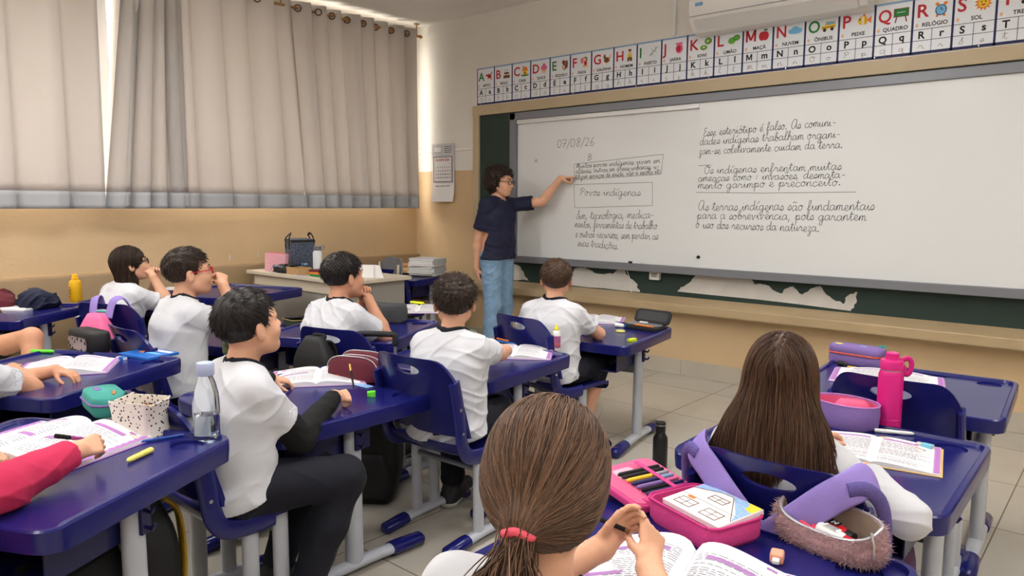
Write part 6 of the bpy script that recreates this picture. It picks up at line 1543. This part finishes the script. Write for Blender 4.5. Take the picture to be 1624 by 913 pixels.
# pencil at the mouth of the boy with red glasses
q0, q1 = at(312, 449, .89), at(334, 449, .89)
if 'b1' in PEOPLE:
    pp = PEOPLE['b1']; c = Vector(pp['hc']+pp['R']@(V3(.0, .098, -.062)*pp['hs'])); dv = Vector(pp['R']@V3(.5, -.15, .02)).normalized()
    pencil('thin patterned pencil held at the mouth of the boy with red glasses', c-dv*.02, c+dv*.10, M_ink, .0035)

# floor bottle
p = at(1046, 744, 0); t = thing('flask', 'slim matt black flask standing on the floor tiles', 'bottle', tuple(p))
M_matt = mat('matt_black', (20, 20, 22), .35)
MB().lathe([(.033, 0), (.036, .004), (.036, .15), (.034, .165), (.024, .182), (.0225, .188)], 32).build('bottle_body', M_matt, t); MB().lathe([(.0235, .19), (.024, .193), (.024, .236), (.021, .24)], 28).build('cap', M_matt, t); MB().lathe([(.0243, .223), (.0243, .228)], 28).build('ring', M_bar, t)
# ------------------------------------------------------------------ teacher desk and the things on it
M_lamn = mat('beige_laminate', (206, 196, 178), .45, var=.04, vscale=6); M_pan = mat('grey_laminate', (150, 146, 140), .5, var=.04, vscale=6)
TX0, TX1, TY0, TY1, TZ = -5.48, -4.15, 3.04, 3.64, .75
t = thing('teacher_desk', 'beige laminate teacher desk in the corner under the window', 'desk', ((TX0+TX1)/2, (TY0+TY1)/2, 0))
hx, hy = (TX1-TX0)/2, (TY1-TY0)/2
MB().box((0, 0, TZ-.014), (2*hx, 2*hy, .028)).build('desktop', M_lamn, t, bevel=.004)
MB().box((0, -.02, TZ-.07), (2*hx-.12, 2*hy-.10, .085)).build('drawer_box', M_lamn, t, bevel=.003)
MB().box((0, -hy+.05, TZ-.32), (2*hx-.14, .018, .42)).build('modesty_panel', M_pan, t)
for s in (-1, 1): MB().box((s*(hx-.06), 0, (TZ-.03)/2), (.025, 2*hy-.06, TZ-.03)).build('side_panel', M_pan, t, bevel=.002)
M_marl = mat('blue_grey_marl', (96, 104, 122), .8, col2=(38, 44, 62), vscale=70)
t = thing('lunch_bag', 'blue grey marbled insulated lunch bag with black handles on the teacher desk', 'bag', (-5.21, 3.37, TZ), rad(-20))
MB().loft([[Vector((x, y, z)) for x, y in rrect(.26*k, .19*k, .02)] for k, z in ((.97, 0), (1, .01), (1, .235), (.985, .25), (.5, .255))]).build('body', M_marl, t, smooth=50)
MB().loft([[Vector((x, y, z)) for x, y in rrect(.265, .195, .02)] for z in (.228, .246)]).build('rim_band', M_blackcl, t)
for s in (-1, 1): MB().tube(smooth_path([(-.06, s*.097, .17), (-.06, s*.098, .25), (-.04, s*.08, .278), (.04, s*.08, .295), (.06, s*.098, .25), (.06, s*.097, .17)], 5), 1, 10, sec=(.011, .005), up=(1, 0, 0)).build('handle', M_blackcl, t, smooth=180)
MB().box((-.08, -.098, .19), (.022, .006, .04)).build('buckle', M_blackcl, t, bevel=.003)
t = thing('steel_bottle', 'white steel bottle with a dark grey cap beside the lunch bag', 'bottle', (-4.86, 3.30, TZ), rad(60))
MB().lathe([(.034, 0), (.037, .004), (.037, .03)], 28).build('base_band', mat('sky_band', (110, 160, 220), .4), t); MB().lathe([(.0368, .03), (.0368, .155), (.030, .17), (.026, .175)], 28).build('bottle_body', mat('pale_bottle', (210, 216, 220), .35), t)
MB().lathe([(.028, .174), (.029, .178), (.029, .205), (.026, .208)], 24).build('cap', M_bar, t); MB().tube(smooth_path([(.02, 0, .205), (.045, 0, .21), (.05, 0, .19), (.035, 0, .18)], 4), .005, 8).build('loop', M_bar, t)
M_quilt = mat('pink_quilted_cloth', (216, 160, 172), .8, bump=.5, bscale=70)
t = thing('quilted_case', 'pink quilted zip case standing upright on the teacher desk', 'case', (-5.20, 3.16, TZ), rad(8))
MB().loft([[Vector((x, -.02+.012*z/.14+y, z)) for x, y in rrect(.24+.2*z*.3, .05, .02)] for z in (.002, .02, .10, .128, .14)]).build('body', M_quilt, t, smooth=60)
mb = MB(); zipper(mb, [(-.10, -.012, .142), (0, -.010, .144), (.10, -.012, .142)], r=.003); mb.build('zipper', M_rose, t)
c = V3(-5.05, 3.115, TZ); f = Field()
for dx, dy, r in ((-.07, 0, .035), (-.02, .01, .042), (.03, -.005, .036), (.08, .01, .03)): f.ell(c+V3(dx, dy, r*.6), V3(.055, .035, r), k=.03)
d, lo, ax = f.grid(.005); X = pts_of(ax); d = d+folds(X, 3, .012, 60).astype(np.float32); d = np.maximum(d, TZ+.001-X[..., 2]).astype(np.float32); V, Fc = keep_big(*surfnet(d, lo, .005))
o = np_mesh('cloth_pouch', V-c, Fc, M_blackcl, None); o.location = tuple(c); tag(o, 'limp black cloth pouch with cord in front of the pink quilted case', 'pouch')
MB().tube(smooth_path([(-.11, -.045, .02), (-.06, -.048, .05), (0, -.05, .055), (.06, -.045, .05)], 5), .003, 6).build('cord', M_pale, o, smooth=180)
t = thing('cardboard_box', 'small open kraft cardboard box on the teacher desk', 'box', (-4.86, 3.13, TZ), rad(-8)); M_kraft = mat('kraft_card', (186, 150, 104), .8, var=.05)
mb = MB().box((0, 0, .002), (.20, .11, .004))
for x, y, sx, sy in ((0, -.054, .20, .003), (0, .054, .20, .003), (-.099, 0, .003, .11), (.099, 0, .003, .11)): mb.box((x, y, .028), (sx, sy, .056))
mb.build('box', M_kraft, t)
for k, (m, lab) in enumerate(((M_navyc, 'navy'), (M_cyan, 'blue'), (M_pale, 'pale blue'))): tag(_at(MB().tube([(-.06, 0, 0), (.06, .012, .02)], .007, 8).build('felt_pen', m), (-4.87, 3.10+k*.025, 0), TZ+.058, rad(5*k)), lab+' felt pen lying in the kraft cardboard box', 'pen', 'felt pens in the kraft box')
for k, (m, lab) in enumerate(((M_green, 'green'), (M_orange, 'orange'), (M_maroon, 'maroon'))): slab(lab+' box of pencils in the coloured pile behind the boy resting his chin', 'pencil_box', 'box', (-4.62, 3.14), (.12, .08, .016), rad(6*k-6), m, TZ+.001+k*.0165, group='pile of pencil boxes')
slab('sheet of blue and lilac stickers on the front of the teacher desk', 'sticker_sheet', 'paper', (-4.75, 3.065), (.17, .04, .002), rad(-3), mat('sticker_mix', (140, 150, 220), .5, col2=(232, 232, 240), vscale=60), TZ+.001)
t = thing('desk_sign', 'white folded card box standing on the right of the teacher desk', 'card', (-4.30, 3.34, TZ), rad(28))
MB().box((0, 0, .045), (.13, .06, .09)).build('box', M_paper, t, bevel=.002); MB().prism([(.065, 0), (.13, 0), (.10, .09), (.065, .09)], -.005, .005, T=Matrix.Rotation(PI/2, 4, 'X')).build('flap', M_paper, t)
# grey backed chair and the bright blue chair beside the teacher desk
t = thing('grey_chair', 'grey backed chair with a pale edge beside the teacher desk', 'chair', (-4.76, 3.72, 0), rad(162)); M_greysh = mat('grey_shell', (112, 114, 120), .5)
rg = []
for i in range(13):
    u = -1+i/6; e = 1-.2*max(0, abs(u)-.6)/.4
    rg.append([Vector((u*.245, -.20+.05*u*u+dy, (.50+z*.345*(e if z > .5 else 1)))) for dy, z in ((0, 0), (-.02, .5), (-.03, 1), (-.045, 1), (-.035, .5), (-.015, 0))])
MB().loft(rg).build('backrest', M_greysh, t, smooth=50)
MB().prism(rrect(.40, .40, .06), .43, .46).build('seat', M_greysh, t, bevel=.008)
for sx in (-1, 1):
    MB().tube([(sx*.2, -.165, .02), (sx*.2, -.16, .46), (sx*.205, -.17, .80)], .010, 10).build('back_post', M_lamn, t)
    MB().tube([(sx*.18, .17, .0), (sx*.18, .16, .44)], .012, 10).build('leg', M_leg, t)
chair(-4.86, 4.20, 9, 'bright blue school chair lit by the window, next to the grey backed chair')
def backpack(name, label, loc, rz, W, D, H, m, m2, straps=True, z0=.0, tilt=0):
    t = thing(name, label, 'backpack', (loc[0], loc[1], z0), 0, None, rot=(rad(tilt), 0, rad(rz)))
    rings = []
    for i in range(13):
        f_ = i/12; k = (math.sin(PI*(.10+.84*f_))**.38); top = 1-max(0, f_-.72)*.9
        rings.append([Vector((x, y, H*f_)) for x, y in rrect(W*k*top, D*k*top, D*.3*k*top, 6)])
    MB().loft(rings).build('body', m, t, smooth=180)
    rings = []
    for i in range(9):
        f_ = i/8; k = math.sin(PI*(.1+.8*f_))**.4
        rings.append([Vector((x, y-D*.42, H*(.08+.42*f_))) for x, y in rrect(W*.8*k, D*.45*k, D*.16*k, 5)])
    MB().loft(rings).build('front_pocket', m2, t, smooth=180)
    mb = MB(); zipper(mb, [(W*.46*math.cos(a), -D*.05, H*(.45+.47*math.sin(a))) for a in [PI*k/12 for k in range(13)]], r=.004); mb.build('zipper', M_bar, t)
    MB().tube(smooth_path([(-.03, D*.3, H*.93), (-.03, D*.36, H*1.0), (.03, D*.36, H*1.0), (.03, D*.3, H*.93)], 5), .007, 8).build('top_handle', m2, t, smooth=180)
    if straps:
        for s in (-1, 1): MB().tube(smooth_path([(s*W*.22, D*.35, H*.92), (s*W*.26, D*.62, H*.8), (s*W*.30, D*.66, H*.45), (s*W*.36, D*.48, H*.10)], 6), 1, 10, sec=(.028, .007), up=(1, 0, 0)).build('strap', m2, t, smooth=180)
    return t
def band(t, pts, m, up, w_=.034, name='strap'): return MB().tube(smooth_path(pts, 6), 1, 12, sec=(w_, .006), up=up).build(name, m, t, smooth=180)
M_mesh = mat('lilac_mesh', (96, 84, 150), .8, bump=.5, bscale=260)
t = backpack('lilac_backpack', 'lilac backpack hung behind the long haired girl, its wide straps over the chair back', (-.58, 1.575), 0, .28, .09, .44, M_purple, M_lilacc, straps=False, z0=.10)
for s in (-1, 1):
    up = (-s*.66, 0, .75)
    band(t, [(s*.01, -.065, .47), (s*.07, -.068, .53), (s*.13, -.060, .59), (s*.17, -.045, .622), (s*.193, .0, .632), (s*.207, .035, .57), (s*.214, .055, .44)], M_lilacc, up)
    MB().tube(smooth_path([(s*.165, -.052, .615), (s*.197, -.03, .618), (s*.222, .0, .57), (s*.224, .03, .43)], 6), 1, 8, sec=(.010, .016), up=(0, 1, 0)).build('mesh_edge', M_mesh, t, smooth=180)
M_ppk = mat('candy_pink', (236, 110, 160), .7, bump=.1, bscale=240)
t = backpack('pink_backpack', 'pink and teal backpack with lilac straps hung behind the girl by the window', (-4.20, 1.46), 28, .20, .12, .36, M_ppk, M_teal, straps=False, z0=.34)
for s in (-1, 1): band(t, [(s*.05, .03, .33), (s*.06, .06, .42), (s*.08, .11, .43), (s*.10, .15, .36)], M_lilacc, (1, 0, 0), .024)
backpack('black_backpack', 'black backpack slung on the chair of the boy resting his chin', (-2.72, 1.82), 16, .20, .09, .30, M_blackcl, M_blackcl, z0=.41)
t = backpack('yellow_black_backpack', 'black and mustard yellow backpack hung behind the boy in black sleeves', (-2.09, .80), 0, .30, .13, .40, M_blackcl, mat('mustard_mesh', (190, 150, 40), .7, bump=.3, bscale=240), z0=.10)
MB().tube(smooth_path([(.06, .05, .03), (.12, .10, .0), (.17, .16, .01), (.14, .2, .05)], 6), 1, 8, sec=(.010, .003), up=(0, 0, 1)).build('loose_strap', MATS['mustard_mesh'], t, smooth=180)
backpack('red_black_backpack', 'black backpack with red panel leaning by the desk with the gold zipped case', (-2.90, 1.92), 100, .28, .14, .42, M_blackcl, mat('crimson_panel', (170, 30, 40), .7), z0=.06)
def trolley(label, x, y, rz, H, m, mh, W=.26, hw=.075):
    t = backpack('trolley_bag', label, (x, y), rz, W, .16, .46, m, m, straps=False, z0=.0); t['category'] = 'trolley bag'
    for s in (-1, 1): MB().tube([(s*hw, .085, .03), (s*hw, .085, H-.02)], .007, 8).build('handle_post', M_bar, t)
    MB().tube(smooth_path([(-hw, .085, H-.05), (-hw, .085, H-.01), (-hw+.02, .085, H), (hw-.02, .085, H), (hw, .085, H-.01), (hw, .085, H-.05)], 4), .013, 10).build('grip', mh, t, smooth=180)
trolley('black trolley bag with a ribbed pull handle standing left of the maroon case', -2.47, 1.93, 35, .72, M_blackcl, M_blackcl, hw=.085)
trolley('dark trolley bag with an olive green pull handle behind the boy in black sleeves', -2.82, 1.42, 10, .71, M_navyc, mat('olive_plastic', (86, 92, 62), .5), W=.20, hw=.05)
t = backpack('mauve_bag', 'mauve drawstring bag hanging under the long haired girl desk', (-.44, 1.98), 80, .24, .08, .40, mat('mauve_cloth', (92, 62, 100), .85), MATS['mauve_cloth'], straps=False, z0=.10)
p = on('7', .02, .265)
t = thing('striped_pouch', 'dark grey ribbed soft pouch at the far edge of the chin resting boy desk', 'pouch', tuple(p), rad(20))
MB().loft(pillow(.30, .12, .10, .05)).build('body', mat('ribbed_grey', (70, 72, 74), .85, bump=.5, bscale=40, stretch=(6, .3, 1)), t, smooth=180)
# books stacked in the corner
rn = random.Random(12); z = DESKS['10'][2]; cols = [((226, 222, 210), 'cream'), ((206, 214, 196), 'pale green'), ((236, 232, 226), 'white'), ((196, 204, 214), 'grey blue'), ((230, 222, 190), 'yellowish'), ((214, 206, 200), 'beige'), ((228, 230, 234), 'off white'), ((190, 198, 186), 'sage'), ((222, 226, 232), 'pale blue')]
for k, (c, nm) in enumerate(cols):
    th = .0165; o = thing('book', '%s book, %s in the stack of books on the corner desk' % (nm, ('bottom', 'second from the bottom', 'third from the bottom', 'fourth from the bottom', 'middle', 'fourth from the top', 'third from the top', 'second from the top', 'topmost')[k] if k != 4 else 'right in the middle'), 'book', (-4.90+rn.uniform(-.01, .01), 4.49+rn.uniform(-.012, .012), z), rad(12+rn.uniform(-5, 5)), 'books stacked on the corner desk')
    MB().box((0, 0, th/2), (.268, .198, th-.004)).build('pages', M_paper, o)
    cm = mat('cover_'+nm.replace(' ', '_'), c, .5, col2=tuple(max(0, v-50) for v in c), vscale=14) if k == 8 else mat('cover_'+nm.replace(' ', '_'), c, .5)
    mb = MB().box((0, 0, .0011), (.275, .205, .0022)).box((0, 0, th-.0011), (.275, .205, .0022)).box((-.1365, 0, th/2), (.002, .205, th)); mb.build('cover', cm, o)
    z += th+.0003
z = DESKS['10'][2]
for k, (c, nm) in enumerate((((206, 150, 90), 'orange'), ((226, 196, 150), 'sand coloured'), ((186, 120, 80), 'brown'))):
    o = tag(_at(MB().box((0, 0, .012), (.16, .22, .023)).build('notepad', mat('pad_'+nm.split()[0], c, .6)), (-5.25, 4.55), z, rad(20+8*k)), '%s notepad in the small pile left of the book stack' % nm, 'notepad', 'notepads beside the book stack'); z += .0235
# chipped paint spots on the window wall
for px, py, s in ((409, 403, .02), (322, 398, .014), (364, 408, .02)):
    p = at(px, py, .9) if False else atX(px, py, XL+.001); n = 9; rn = random.Random(px)
    pts = [(s*rn.uniform(.4, 1)*math.cos(2*PI*k/n)*.6, s*1.6*rn.uniform(.5, 1)*math.sin(2*PI*k/n)) for k in range(n)]
    o = MB().add([(p.x+.0008, p.y+a, p.z+b) for a, b in pts], [tuple(range(n))]).build('wall_chip', M_plaster, smooth=0); o['kind'] = 'structure'
